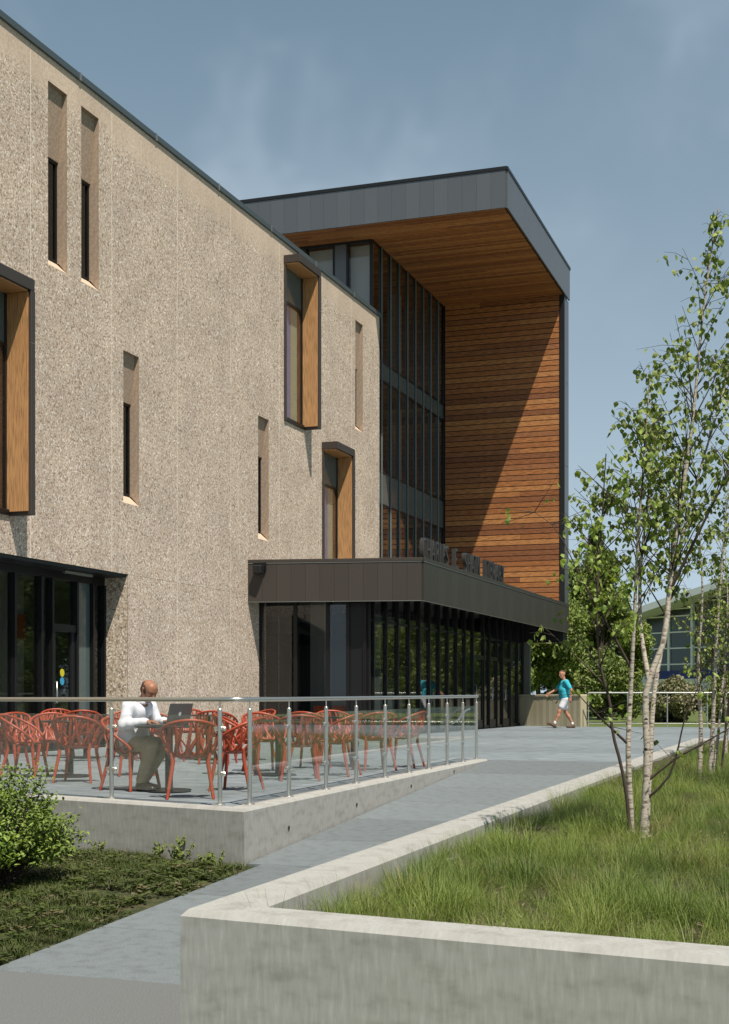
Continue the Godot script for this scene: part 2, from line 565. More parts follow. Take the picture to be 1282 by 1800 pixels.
func terrace_and_plaza() -> void:
	var K := Vector2(-5.36, -11.85)
	var F := Vector2(-5.69, -22.07)
	var L := Vector2(-13.7, -14.52)
	var Ki := Vector2(-5.63, -12.16)
	var Fi := Vector2(-5.96, -22.07)
	var Li := Vector2(-13.7, -14.81)
	# retaining wall of the terrace
	var wall := thing("terrace_wall", "low grey concrete retaining wall under the terrace railing", "wall")
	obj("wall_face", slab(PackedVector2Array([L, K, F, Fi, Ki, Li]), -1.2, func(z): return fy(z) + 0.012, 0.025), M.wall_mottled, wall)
	for z in [-13.0, -15.2, -17.5, -19.8]:
		var tie := obj("tie_hole", lathe([Vector2(0.0, 0.0), Vector2(0.022, 0.0), Vector2(0.022, 0.006), Vector2(0.012, 0.006), Vector2(0.0, -0.004)], 10), M.joint, wall, Vector3(lerpf(K.x, F.x, (-z - 11.85) / 10.22) + 0.002, lerpf(walk_y(z), fy(z), 0.4), z))
		tie.rotation.z = -PI / 2
	# terrace and plaza slabs
	var fl := Node3D.new()
	fl.name = numbered("plaza_pavement")
	add_child(fl)
	structure(fl, "blue grey broomed concrete slabs of terrace and plaza", "pavement")
	var sub := PackedVector2Array([Li, Ki, Fi, F, Vector2(planter_x(-22.07), -22.07), Vector2(-3.68, -33.2), Vector2(14, -31.3), Vector2(14, -47.6), Vector2(-2, -47.4), Vector2(-8.77, -46.3), Vector2(-11.4, -47.8), Vector2(-14.4, -48.4), Vector2(-14.4, -15.05)])
	obj("joint_bed", slab(sub, -0.6, func(z): return fy(z) - 0.03), M.joint, fl)
	var gx := -14.7
	var i := 0
	while gx < 14:
		var gz := -13.0
		while gz > -50:
			var cell := PackedVector2Array([Vector2(gx + 0.008, gz + 2.38), Vector2(gx + 2.392, gz + 2.38), Vector2(gx + 2.392, gz - 0.003), Vector2(gx + 0.008, gz - 0.003)])
			for p in Geometry2D.intersect_polygons(cell, sub):
				if p.size() >= 3:
					obj("paving_slab", slab(p, fy(gz) - 0.1, func(z): return fy(z), 0.004), M["floor%d" % [0, 2, 1, 0, 3, 2, 0, 1][i % 8]], fl)
			i += 1
			gz -= 2.4
		gx += 2.4
		i += 3
	# sloping walk between terrace and planter
	var path := Node3D.new()
	path.name = numbered("path")
	add_child(path)
	structure(path, "sloping grey concrete walk between terrace wall and planter", "path")
	var zs := [8.0, 6.0, 4.0, 2.0, 0.3, -1.4, -3.0, -4.6, -6.2, -7.62, -9.0, -10.36, -11.88, -13.4, -15.0, -16.6, -18.2, -20.0, -22.06]
	for k in zs.size() - 1:
		var z0: float = zs[k] - 0.011
		var z1: float = zs[k + 1] + 0.011
		var xl := func(z): return lerpf(K.x, F.x, (-z - 11.85) / 10.22) + 0.015 if z <= -11.88 else -5.2
		var xr := func(z): return planter_x(z) - 0.012 if z <= -6.2 else -3.12
		var sk := 0.06 if z1 > -12 and z0 < -6.3 else 0.0
		var o := PackedVector2Array([Vector2(xl.call(z0 - 0.01), z0), Vector2(xr.call(z0), z0 + sk), Vector2(xr.call(z1), z1 + sk), Vector2(xl.call(z1), z1)])
		obj("walk_slab", slab(o, walk_y(z0) - 0.12, func(z): return walk_y(z), 0.005), M["walk%d" % [0, 1, 2, 0, 2, 1][k % 6]] if z1 < -7.8 else M.walk_dark, path)
	for k in zs.size() - 1:
		obj("walk_bed", slab(PackedVector2Array([Vector2(-5.19 if zs[k] > -11.9 else -5.5, zs[k]), Vector2(-3.13 if zs[k] > -6.2 else planter_x(zs[k]) - 0.02, zs[k]), Vector2(-3.13 if zs[k + 1] > -6.2 else planter_x(zs[k + 1]) - 0.02, zs[k + 1]), Vector2(-5.19 if zs[k + 1] > -11.9 else -5.5, zs[k + 1])]), -1.3, func(z): return walk_y(z) - 0.03), M.joint, path)
	# planter wall
	var pw := thing("planter_wall", "pale concrete planter wall around the birches and sedge", "wall")
	var out := PackedVector2Array([Vector2(8.0, -4.28), Vector2(-3.10, -6.11), Vector2(-3.68, -33.2), Vector2(14, -31.3), Vector2(14, -31.6 + 0.6), Vector2(-3.38, -32.86), Vector2(-2.81, -6.36), Vector2(8.0, -4.57)])
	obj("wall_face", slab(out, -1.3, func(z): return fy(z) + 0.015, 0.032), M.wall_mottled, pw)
	# soil inside the planter
	var st := S()
	var nz := noise(61, 0.4, 3)
	var step := 0.5
	var x := -3.2
	var hgt := func(px: float, pz: float): return soil_y(px, pz) + 0.03 * nz.get_noise_2d(px * 3, pz * 3)
	while x < 8.0:
		var z := -4.9
		while z > -32.8:
			var a := Vector3(x, hgt.call(x, z), z)
			var b := Vector3(x + step, hgt.call(x + step, z), z)
			var c := Vector3(x + step, hgt.call(x + step, z - step), z - step)
			var d := Vector3(x, hgt.call(x, z - step), z - step)
			if x > planter_x(z) + 0.12 and z < -4.45 - 0.165 * (8.0 - x) + 0.1:
				quad(st, a, b, c, d, Vector3.UP)
			z -= step
		x += step
	structure(obj("planter_soil", done(st), M.soil), "brown soil and dry litter inside the planter", "soil")
	# weedy ground below the terrace
	st = S()
	x = -16.0
	while x < -5.3:
		var z := 3.0
		while z > -15.2:
			if z < -14.6 + (x + 13.7) * 0.32 - 0.2:
				break
			quad(st, Vector3(x, lawn_y(x, z), z), Vector3(minf(x + 0.4, -5.19), lawn_y(minf(x + 0.4, -5.19), z), z), Vector3(minf(x + 0.4, -5.19), lawn_y(minf(x + 0.4, -5.19), z - 0.4), z - 0.4), Vector3(x, lawn_y(x, z - 0.4), z - 0.4), Vector3.UP)
			z -= 0.4
		x += 0.4
	structure(obj("lawn", done(st), M.turf), "rough dark weedy lawn in front of the terrace wall", "lawn")

var lawn_noise: FastNoiseLite
func lawn_y(x: float, z: float) -> float:
	if lawn_noise == null:
		lawn_noise = noise(71, 0.35, 3)
	var away := clampf((-5.2 - x) / 0.6, 0.0, 1.0)
	return walk_y(maxf(z, -11.85)) - 0.02 - 0.05 * clampf((-6.0 - x) / 4.0, 0, 1) + away * (0.02 + 0.06 * lawn_noise.get_noise_2d(x, z))

func soil_y(x: float, z: float) -> float:
	var a := clampf((-z - 6.0) / 5.5, 0.0, 1.0)
	return lerpf(-0.19, -0.04, a) + clampf((x + 2.6) / 4.0, 0.0, 1.0) * 0.12 + fy(z)

# ------------------------------------------------------------------ library
# rectangles left when holes are cut out of a rectangle in the facade plane; Rect2 in (s = -z, y)
func cut(r: Rect2, holes: Array) -> Array:
	var parts := [r]
	for h in holes:
		var nxt := []
		for p in parts:
			var q: Rect2 = p
			var c := q.intersection(h)
			if c.size.x <= 0.0001 or c.size.y <= 0.0001:
				nxt.append(q)
				continue
			if c.position.x > q.position.x + 0.0001:
				nxt.append(Rect2(q.position.x, q.position.y, c.position.x - q.position.x, q.size.y))
			if c.end.x < q.end.x - 0.0001:
				nxt.append(Rect2(c.end.x, q.position.y, q.end.x - c.end.x, q.size.y))
			if c.position.y > q.position.y + 0.0001:
				nxt.append(Rect2(c.position.x, q.position.y, c.size.x, c.position.y - q.position.y))
			if c.end.y < q.end.y - 0.0001:
				nxt.append(Rect2(c.position.x, c.end.y, c.size.x, q.end.y - c.end.y))
		parts = nxt
	return parts

func fp(s: float, y: float, depth := 0.0) -> Vector3:
	return Vector3(FX - depth, y, -s)

func fuv(s: float, y: float) -> Vector2:
	return Vector2((s - 19.4) / 21.0, (12.6 - y) / 12.8)

func fquad(st: SurfaceTool, q: Array, n: Vector3) -> void:
	# q: four [s, y, depth]
	for t in [[0, 1, 2], [0, 2, 3]]:
		var v := []
		for k in t:
			v.append(q[k])
		var a: Vector3 = fp(v[0][0], v[0][1], v[0][2])
		var b: Vector3 = fp(v[1][0], v[1][1], v[1][2])
		var c: Vector3 = fp(v[2][0], v[2][1], v[2][2])
		if (b - a).cross(c - a).dot(n) > 0:
			v = [v[0], v[2], v[1]]
		for w in v:
			st.set_smooth_group(-1)
			st.set_uv(fuv(w[0], w[1]))
			st.set_uv2(fuv(w[0], w[1]))
			st.add_vertex(fp(w[0], w[1], w[2]))

const SLITS := [[21.96, 12.12, 10.88, 9.03], [23.10, 12.12, 10.88, 9.03], [24.69, 7.92, 6.97, 5.11], [31.28, 7.88, 6.96, 5.10], [38.21, 11.94, 10.66, 9.0]]   # s, niche top, window head, sill
const BOXES := [[19.35, 20.72, 4.22, 7.98], [32.92, 34.22, 8.12, 12.02], [35.58, 36.83, 4.1, 7.76]]                                                         # s0, s1, y0, y1
const OPEN := [12.0, 24.87, 3.5]

func library() -> void:
	var b := thing("library_building", "tan pebble concrete library with timber lined corner tower and dark entrance canopy", "building", Vector3.ZERO)
	concrete_wing(b)
	for s in SLITS:
		slit_window(b, s)
	for w in BOXES:
		box_window(b, w)
	storefront(b)
	tower(b)
	pavilion(b)
	sign_letters(b)

func concrete_wing(b: Node3D) -> void:
	var holes := []
	for s in SLITS:
		holes.append(Rect2(s[0], s[3] - 0.2, 0.64, s[1] - s[3] + 0.2))
	for w in BOXES:
		holes.append(Rect2(w[0], w[2], w[1] - w[0], w[3] - w[2]))
	holes.append(Rect2(OPEN[0], -0.5, OPEN[1] - OPEN[0], OPEN[2] + 0.5))
	holes.append(Rect2(31.5, -0.5, 16.0, 4.4))
	var js := [8.0, 12.6, 15.6, 18.5, 21.4, 24.24, 27.02, 29.72, 32.6, 35.4, 38.2 - 0.3, 40.36]
	var jy := [-0.4, 3.5, 12.56]
	var wl := node("facade", b)
	var g := 0.011
	for i in js.size() - 1:
		for j in 2:
			var st := S()
			var r := Rect2(js[i] + g, jy[j] + 0.003, js[i + 1] - js[i] - 2 * g, jy[j + 1] - jy[j] - 0.006)
			var any := false
			for p in cut(r, holes):
				var q: Rect2 = p
				any = true
				fquad(st, [[q.position.x, q.position.y, 0.0], [q.end.x, q.position.y, 0.0], [q.end.x, q.end.y, 0.0], [q.position.x, q.end.y, 0.0]], Vector3.RIGHT)
			# edges of the panel, 2 cm deep
			var e := [[r.position.x, r.position.y], [r.end.x, r.position.y], [r.end.x, r.end.y], [r.position.x, r.end.y]]
			for k in 4:
				var p0: Array = e[k]
				var p1: Array = e[(k + 1) % 4]
				var mid := Vector2((p0[0] + p1[0]) / 2, (p0[1] + p1[1]) / 2) - r.get_center()
				if j == 0 and k != 2 and r.position.x < OPEN[1] - 0.1 and r.position.x > OPEN[0] - 0.1:
					continue
				fquad(st, [[p0[0], p0[1], 0.0], [p1[0], p1[1], 0.0], [p1[0], p1[1], 0.02], [p0[0], p0[1], 0.02]], Vector3(0, mid.y, -mid.x))
			if any:
				st.generate_normals()
				st.generate_tangents()
				obj("wall_panel", st.commit(), M.facade, wl)
	# caulked joints set back behind the panel faces
	for i in range(1, js.size() - 1):
		for q in cut(Rect2(js[i] - 0.02, -0.4, 0.04, 12.9), holes):
			bx("joint", fp(q.position.x, q.position.y, 0.003), fp(q.end.x, q.end.y, 0.03), M.caulk, wl)
	for q in cut(Rect2(24.9, 3.48, 15.4, 0.04), holes):
		bx("joint", fp(q.position.x, q.position.y, 0.005), fp(q.end.x, q.end.y, 0.031), M.cast, wl)
	# body of the wing behind its face: end walls, roof, inner lining
	bx("roof_slab", Vector3(-40, 12.1, -40.3), Vector3(FX - 0.35, 12.3, -8.0), M.interior, wl)
	bx("end_wall", Vector3(-40, 3.6, -40.34), Vector3(FX - 0.05, 12.5, -40.1), M.aggregate, wl)
	bx("near_end_wall", Vector3(-40, -0.5, -8.3), Vector3(FX - 0.04, 12.5, -8.02), M.aggregate, wl)
	# parapet coping in lengths with a lapped joint
	var cp := node("coping", b)
	var s := 8.0
	while s < 40.3:
		var e2 := minf(s + 3.0, 40.38)
		bx("coping_length", Vector3(FX - 0.4, 12.55, -e2 + 0.01), Vector3(FX + 0.045, 12.68, -s), M.coping, cp, 0.008)
		bx("lap_joint", Vector3(FX - 0.41, 12.545, -s - 0.04), Vector3(FX + 0.05, 12.686, -s + 0.03), M.edge, cp)
		s += 3.0

func slit_window(b: Node3D, w: Array) -> void:
	var s0: float = w[0]
	var s1 := s0 + 0.64
	var si := s1 - 0.015
	var d := 0.17
	var yt: float = w[1]
	var yh: float = w[2]
	var yb: float = w[3]
	var n := node("slit_window", b)
	var st := S()
	# inclined panel above the window, right splay, left cheek, sill
	var dt := 0.08
	var sj := s1 - 0.01
	fquad(st, [[s0, yt, dt], [sj, yt, dt], [si, yh, d], [s0, yh, d]], Vector3(1, -0.3, 0))
	fquad(st, [[s0, yt, 0.0], [s1, yt, 0.0], [sj, yt, dt], [s0, yt, dt]], Vector3.DOWN)
	fquad(st, [[s1, yt, 0.0], [s1, yh, 0.0], [si, yh, d], [sj, yt, dt]], Vector3(1, 0, 1))
	fquad(st, [[si, yh, d], [s1, yh, 0.0], [s1, yb - 0.2, 0.0], [si, yb, d]], Vector3(1, 0, 1))
	fquad(st, [[s0, yt, 0.0], [s0, yt, dt], [s0, yh, d], [s0, yh, 0.0]], Vector3(0, 0, -1))
	fquad(st, [[s0, yh, 0.0], [s0, yh, d + 0.05], [s0, yb, d + 0.05], [s0, yb - 0.2, 0.0]], Vector3(0, 0, -1))
	fquad(st, [[s0, yh, d], [si, yh, d], [si, yh, d + 0.05], [s0, yh, d + 0.05]], Vector3.DOWN)
	fquad(st, [[si, yh, d], [si, yb, d], [si, yb, d + 0.05], [si, yh, d + 0.05]], Vector3(0, 0, 1))
	obj("niche", done(st), M.cast, n)
	st = S()
	fquad(st, [[s0, yb, d + 0.05], [si, yb, d + 0.05], [s1, yb - 0.2, 0.0], [s0, yb - 0.2, 0.0]], Vector3(1, 1, 0))
	obj("sill", done(st), M.sill, n)
	var z0 := -si
	var z1 := -s0
	var x0 := FX - d - 0.09
	bx("frame", Vector3(x0, yb, z0), Vector3(x0 + 0.06, yh, z0 + 0.05), M.black, n)
	bx("frame", Vector3(x0, yb, z1 - 0.05), Vector3(x0 + 0.06, yh, z1), M.black, n)
	bx("frame", Vector3(x0, yb, z0 + 0.05), Vector3(x0 + 0.06, yb + 0.05, z1 - 0.05), M.black, n)
	bx("frame", Vector3(x0, yh - 0.05, z0 + 0.05), Vector3(x0 + 0.06, yh, z1 - 0.05), M.black, n)
	bx("pane", Vector3(x0 + 0.015, yb + 0.05, z0 + 0.05), Vector3(x0 + 0.03, yh - 0.05, z1 - 0.05), M.glass_dark, n)
	bx("room", Vector3(x0 - 0.4, yb - 0.1, z0 - 0.1), Vector3(x0 - 0.36, yh + 0.1, z1 + 0.1), M.interior, n)

func box_window(b: Node3D, w: Array) -> void:
	var n := node("box_window", b)
	var z0: float = -w[1]
	var z1: float = -w[0]
	var y0: float = w[2]
	var y1: float = w[3]
	var xo := FX + 0.45           # outer edge of hood and fin
	var th := 0.13
	var lin: Material = M.lining0
	# dark metal hood on top and fin down the far side
	bx("hood", Vector3(FX - 0.12, y1, z0 - th + 0.02), Vector3(xo, y1 + 0.2, z1 + 0.05), M.bronze, n, 0.006)
	bx("side_fin", Vector3(FX - 0.12, y0 - 0.06, z0 - th), Vector3(xo, y1 - 0.001, z0), M.bronze2, n, 0.006)
	bx("fin_joint", Vector3(xo - 0.02, y1 - 0.9, z0 - th - 0.002), Vector3(xo + 0.002, y1 - 0.892, z0 + 0.002), M.edge, n)
	# timber lining under the hood and on the inside of the fin
	bx("timber_lining", Vector3(FX - 0.05, y0 + 0.0, z0 + 0.001), Vector3(xo - 0.05, y1 - 0.03, z0 + 0.03), lin, n, 0.003)
	bx("timber_soffit", Vector3(FX - 0.05, y1 - 0.028, z0 + 0.03), Vector3(xo - 0.05, y1 - 0.001, z1 + 0.02), lin, n, 0.003)
	# frame
	var xf := FX - 0.06
	bx("frame", Vector3(xf, y0 - 0.06, z1 - 0.05), Vector3(FX + 0.05, y1 - 0.03, z1 + 0.03), M.bronze, n, 0.004)
	bx("frame", Vector3(xf, y0 - 0.06, z0 + 0.03), Vector3(FX + 0.04, y0 + 0.04, z1 - 0.05), M.black, n, 0.004)
	bx("frame", Vector3(xf, y0 + 0.04, z0 + 0.031), Vector3(FX - 0.01, y1 - 0.03, z0 + 0.09), M.black, n, 0.004)
	var yt := y1 - 0.95
	bx("transom", Vector3(xf, yt, z0 + 0.09), Vector3(FX - 0.01, yt + 0.07, z1 - 0.05), M.black, n, 0.004)
	bx("upper_pane", Vector3(xf + 0.02, yt + 0.07, z0 + 0.09), Vector3(xf + 0.032, y1 - 0.03, z1 - 0.05), M.spandrel, n)
	bx("pane", Vector3(xf + 0.02, y0 + 0.04, z0 + 0.09), Vector3(xf + 0.032, yt, z1 - 0.05), M.window_glass, n)
	# roller blinds hung inside; the blue sheet paints in the sky's reflection
	bx("pane_backing", Vector3(xf - 0.03, y0, z0 + 0.26), Vector3(xf - 0.022, yt, z1 - 0.62), M.pane_backing, n)
	bx("pane_backing", Vector3(xf - 0.04, y0, z1 - 0.64), Vector3(xf - 0.032, yt, z1), M.sky_reflection_blue, n)
	bx("pane_backing", Vector3(xf - 0.04, y0, z0), Vector3(xf - 0.032, yt, z0 + 0.28), M.blind_brown, n)

func storefront(b: Node3D) -> void:
	var n := node("terrace_storefront", b)
	var xg := -14.36
	var z0 := -OPEN[1]
	# jamb, lintel underside, recess ceiling
	bx("jamb", Vector3(xg - 0.1, -0.3, z0 - 0.4), Vector3(FX - 0.012, 3.47, z0 - 0.002), M.aggregate, n)
	bx("lintel_soffit", Vector3(xg - 0.2, 3.44, z0 + 0.01), Vector3(FX - 0.03, 3.5, -OPEN[0]), M.dark, n)
	bx("light_track", Vector3(xg + 0.3, 3.37, -23.9), Vector3(xg + 0.36, 3.42, -22.9), M.edge, n)
	bx("head_rail", Vector3(xg - 0.05, 3.28, z0 + 0.0), Vector3(xg + 0.06, 3.44, -OPEN[0]), M.black, n)
	bx("base_rail", Vector3(xg - 0.05, 0.0, z0 + 0.0), Vector3(xg + 0.06, 0.12, -OPEN[0]), M.black, n)
	var ms := [24.84, 24.40, 23.80, 22.92, 22.55, 21.68, 20.6, 19.4, 18.2, 17.0, 15.8, 14.6, 13.4, 12.1]
	for i in ms.size():
		bx("mullion", Vector3(xg - 0.06, 0.12, -ms[i] - 0.03), Vector3(xg + 0.1, 3.28, -ms[i] + 0.035), M.black, n, 0.004)
		if i > 0:
			var za: float = -ms[i - 1] + 0.035
			var zb: float = -ms[i] - 0.03
			if i == 2:
				continue
			bx("pane", Vector3(xg, 0.12, za), Vector3(xg + 0.014, 3.28, zb), M.glass if i != 1 else M.glass_dark, n)
	# frosted sidelight next to the door
	bx("frosted_pane", Vector3(xg, 0.12, -24.365), Vector3(xg + 0.014, 3.28, -23.83), M.spandrel, n)
	# door leaf with transom bar, stickers, handle
	bx("door_head", Vector3(xg - 0.05, 2.3, -23.765), Vector3(xg + 0.08, 2.44, -22.95), M.black, n)
	bx("door_stile", Vector3(xg - 0.03, 0.12, -23.75), Vector3(xg + 0.05, 2.3, -23.64), M.dark, n)
	bx("door_stile", Vector3(xg - 0.03, 0.12, -23.06), Vector3(xg + 0.05, 2.3, -22.95), M.dark, n)
	bx("door_rail", Vector3(xg - 0.03, 0.12, -23.64), Vector3(xg + 0.05, 0.4, -23.06), M.dark, n)
	obj("pull_handle", tube_mesh([Vector3(xg + 0.05, 0.95, -23.0), Vector3(xg + 0.12, 0.95, -23.0), Vector3(xg + 0.12, 1.35, -23.0), Vector3(xg + 0.05, 1.35, -23.0)], [0.015, 0.015, 0.015, 0.015], 8), M.steel, n)
	var sticker := lathe([Vector2(0, 0.004), Vector2(0.075, 0.004), Vector2(0.075, 0), Vector2(0, 0)], 20)
	for q in [[1.52, rgb(206, 190, 40)], [1.36, rgb(60, 150, 190)]]:
		var o := obj("sticker", sticker, mat(q[1], 0.6), n, Vector3(xg + 0.016, q[0], -23.35))
		o.rotation.z = -PI / 2
	# room behind
	bx("room_floor", Vector3(-24, -0.4, z0), Vector3(xg - 0.07, 0.0, -9), M.interior, n)
	bx("room_ceiling", Vector3(-24, 3.45, z0), Vector3(xg - 0.2, 3.55, -9), M.interior_light, n)
	bx("room_back", Vector3(-24.2, -0.4, z0 - 0.2), Vector3(-24, 3.55, -9), M.interior, n)
	bx("room_side", Vector3(-24, -0.4, z0 - 0.6), Vector3(xg - 0.11, 3.55, z0 - 0.42), M.interior, n)
	bx("room_column", Vector3(-16.2, 0, -24.3), Vector3(-15.8, 3.45, -23.9), M.interior_light, n)
	bx("notice_panel", Vector3(-15.75, 2.2, -24.25), Vector3(-15.72, 2.7, -23.95), M.orange, n)

func wood_rows(called: String, parent: Node3D, x0: float, x1: float, y0: float, y1: float, z: float, pitch: float) -> void:
	var y := y0
	var i := 0
	while y < y1 - 0.02:
		var top := minf(y + pitch - 0.026, y1)
		var cutx: float = lerpf(x0, x1, [0.31, 2.0, 2.0, 2.0, 0.66, 2.0, 2.0, 2.0][(i * 5) % 8])
		var pieces := [[x0, x1]] if cutx > x1 else [[x0, cutx - 0.002], [cutx + 0.002, x1]]
		for q in pieces:
			var th := 0.024 + rng.randf() * 0.004
			bx(called, Vector3(q[0], y, z), Vector3(q[1], top, z + th), M["cedar%d" % rng.randi_range(0, 6)], parent, 0.002)
		y += pitch
		i += 1

func tower(b: Node3D) -> void:
	var n := node("timber_frame_tower", b)
	var gx := -14.05
	var zw := -40.47
	var zb := -48.2
	var ys := 14.98       # soffit
	var yt := 16.11       # roof edge
	# roof: core slab, soffit boards, fascia panels
	var xe0 := -9.55
	var xe1 := -9.72
	obj("roof_core", slab(PackedVector2Array([Vector2(-30, -39.1), Vector2(xe0 - 0.05, -39.1), Vector2(xe1 - 0.05, -48.9), Vector2(-30, -48.9)]), ys + 0.03, func(_z): return yt - 0.05), M.zinc, n)
	var sb := node("soffit", b)
	var z := -39.1
	while z > -48.2:
		var z2 := maxf(z - 0.128, -48.19)
		var xe := lerpf(xe0, xe1, (-39.1 - z) / 9.8) - 0.06
		var mid := rng.randf_range(-21.0, -10.5)
		bx("soffit_board", Vector3(-24, ys + 0.0, z2 + 0.006), Vector3(mid - 0.002, ys + 0.03, z), M["cedar%d" % rng.randi_range(0, 6)], sb)
		bx("soffit_board", Vector3(mid + 0.002, ys + 0.0, z2 + 0.006), Vector3(xe, ys + 0.03, z), M["cedar%d" % rng.randi_range(0, 6)], sb)
		z -= 0.132
	var fa := node("roof_fascia", b)
	panels("fascia_panel", fa, Vector2(-24, -39.08), Vector2(xe0, -39.08), ys - 0.02, yt - 0.09, 0.42, M.zinc, M.zinc2)
	panels("fascia_panel", fa, Vector2(xe0, -39.08), Vector2(xe1, -48.95), ys - 0.02, yt - 0.09, 0.42, M.zinc, M.zinc2)
	seg("roof_edge_cap", Vector2(-24, -39.08), Vector2(xe0 + 0.04, -39.08), yt - 0.088, yt + 0.02, -0.3, 0.07, M.dark, fa, 0.01)
	seg("roof_edge_cap", Vector2(xe0, -39.05), Vector2(xe1, -49.0), yt - 0.087, yt + 0.021, -0.3, 0.07, M.dark, fa, 0.01)
	# vertical fin closing the frame: zinc outside, dark edge, cedar lining inside
	var fn := node("side_wall", b)
	obj("fin_core", slab(PackedVector2Array([Vector2(-30, zb - 0.02), Vector2(-9.76, zb - 0.02), Vector2(-9.76, -48.92), Vector2(-30, -48.92)]), 3.0, func(_z): return ys + 0.02), M.dark, fn)
	bx("edge_strip", Vector3(-9.87, 3.3, zb - 0.02), Vector3(-9.70, ys - 0.02, zb + 0.06), M.dark, fn, 0.005)
	var y := 3.3
	while y < ys - 0.1:
		var y2 := minf(y + 2.9, ys - 0.02)
		bx("side_panel", Vector3(-9.76, y + 0.008, -48.95), Vector3(-9.715, y2, zb - 0.03), M.zinc, fn, 0.003)
		y += 2.9
	bx("lining_backing", Vector3(gx, 4.2, zb - 0.02), Vector3(-9.88, ys, zb + 0.002), M.black, fn)
	wood_rows("cedar_board", fn, gx + 0.07, -9.88, 4.34, ys - 0.01, zb + 0.004, 0.187)
	# curtain wall facing the plaza
	var cw := node("curtain_wall", b)
	var ms := [40.47, 41.27, 42.15, 43.02, 43.9, 44.78, 45.66, 46.54, 47.42, 48.16]
	var rails := [4.34, 7.04, 8.05, 10.9, 11.46, 14.96]
	for i in ms.size():
		bx("mullion", Vector3(gx - 0.08, 4.3, -ms[i] - 0.025), Vector3(gx + 0.02, ys, -ms[i] + 0.025), M.dark, cw, 0.004)
		if i > 0 and i < ms.size() - 1:
			bx("glass_fin", Vector3(gx + 0.02, 4.5, -ms[i] - 0.012), Vector3(gx + 0.06, ys - 0.02, -ms[i] + 0.012), M.fin, cw)
	for r in rails:
		bx("transom", Vector3(gx - 0.07, r - 0.03, -48.16), Vector3(gx + 0.018, r + 0.03, -40.47), M.black, cw)
	for i in ms.size() - 1:
		for k in rails.size() - 1:
			var sp := k == 1 or k == 3
			bx("spandrel" if sp else "pane", Vector3(gx - 0.01, rails[k] + 0.03, -ms[i + 1] + 0.025), Vector3(gx + 0.004, rails[k + 1] - 0.03, -ms[i] - 0.025), M.spandrel if sp else M.glass, cw)
	# glazing of the west side above the concrete roof
	var wx := [-14.05, -14.84, -15.28, -16.2, -17.1, -18.0, -18.9, -19.8, -20.7]
	for i in wx.size() - 1:
		if i == 1:
			bx("corner_column", Vector3(wx[i + 1], 12.3, zw - 0.12), Vector3(wx[i], ys, zw + 0.05), M.zinc, cw, 0.01)
		else:
			bx("clerestory_pane", Vector3(wx[i + 1] + 0.03, 12.36, zw - 0.01), Vector3(wx[i] - 0.03, ys - 0.08, zw + 0.004), M.window_glass, cw)
			bx("pale_sheet", Vector3(wx[i + 1] + 0.03, 12.36, zw - 0.2), Vector3(wx[i] - 0.03, ys - 0.1, zw - 0.19), M.interior_light, cw)  # pale sheet set close behind each pane
		bx("clerestory_mullion", Vector3(wx[i + 1] - 0.03, 12.3, zw - 0.06), Vector3(wx[i + 1] + 0.03, ys, zw + 0.07), M.dark, cw)
	bx("clerestory_head", Vector3(-20.7, ys - 0.08, zw - 0.05), Vector3(-14.08, ys - 0.002, zw + 0.06), M.dark, cw)
	# floors and back wall inside
	var inn := node("tower_interior", b)
	for yy in [3.4, 7.1, 10.95]:
		bx("floor_slab", Vector3(-26, yy, zb), Vector3(gx - 0.1, yy + 0.4, zw - 0.1), M.interior, inn)
	bx("back_wall", Vector3(-26.3, 3.0, zb), Vector3(-26, ys + 0.03, zw), M.interior, inn)
	bx("inner_partition", Vector3(-26, 3.8, zb), Vector3(gx - 0.1, 14.9, zb + 0.1), M.interior, inn)
	for zz in [-42.6, -46.1]:
		bx("inner_column", Vector3(-15.4, 3.8, zz - 0.2), Vector3(-15.0, 14.9, zz + 0.2), M.interior_light, inn)

func panels(called: String, parent: Node3D, p0: Vector2, p1: Vector2, y0: float, y1: float, w: float, m0: Material, m1: Material) -> void:
	# flat seam panels 4 mm apart, in front of the core behind them
	var n := int(round(p0.distance_to(p1) / w))
	for i in n:
		var a := p0.lerp(p1, (i + 0.0) / n)
		var c := p0.lerp(p1, (i + 1.0) / n)
		var d := (c - a).normalized() * 0.002
		seg(called, a + d, c - d, y0, y1, -0.002, 0.05, m0 if (i * 7) % 5 < 3 else m1, parent, 0.0)

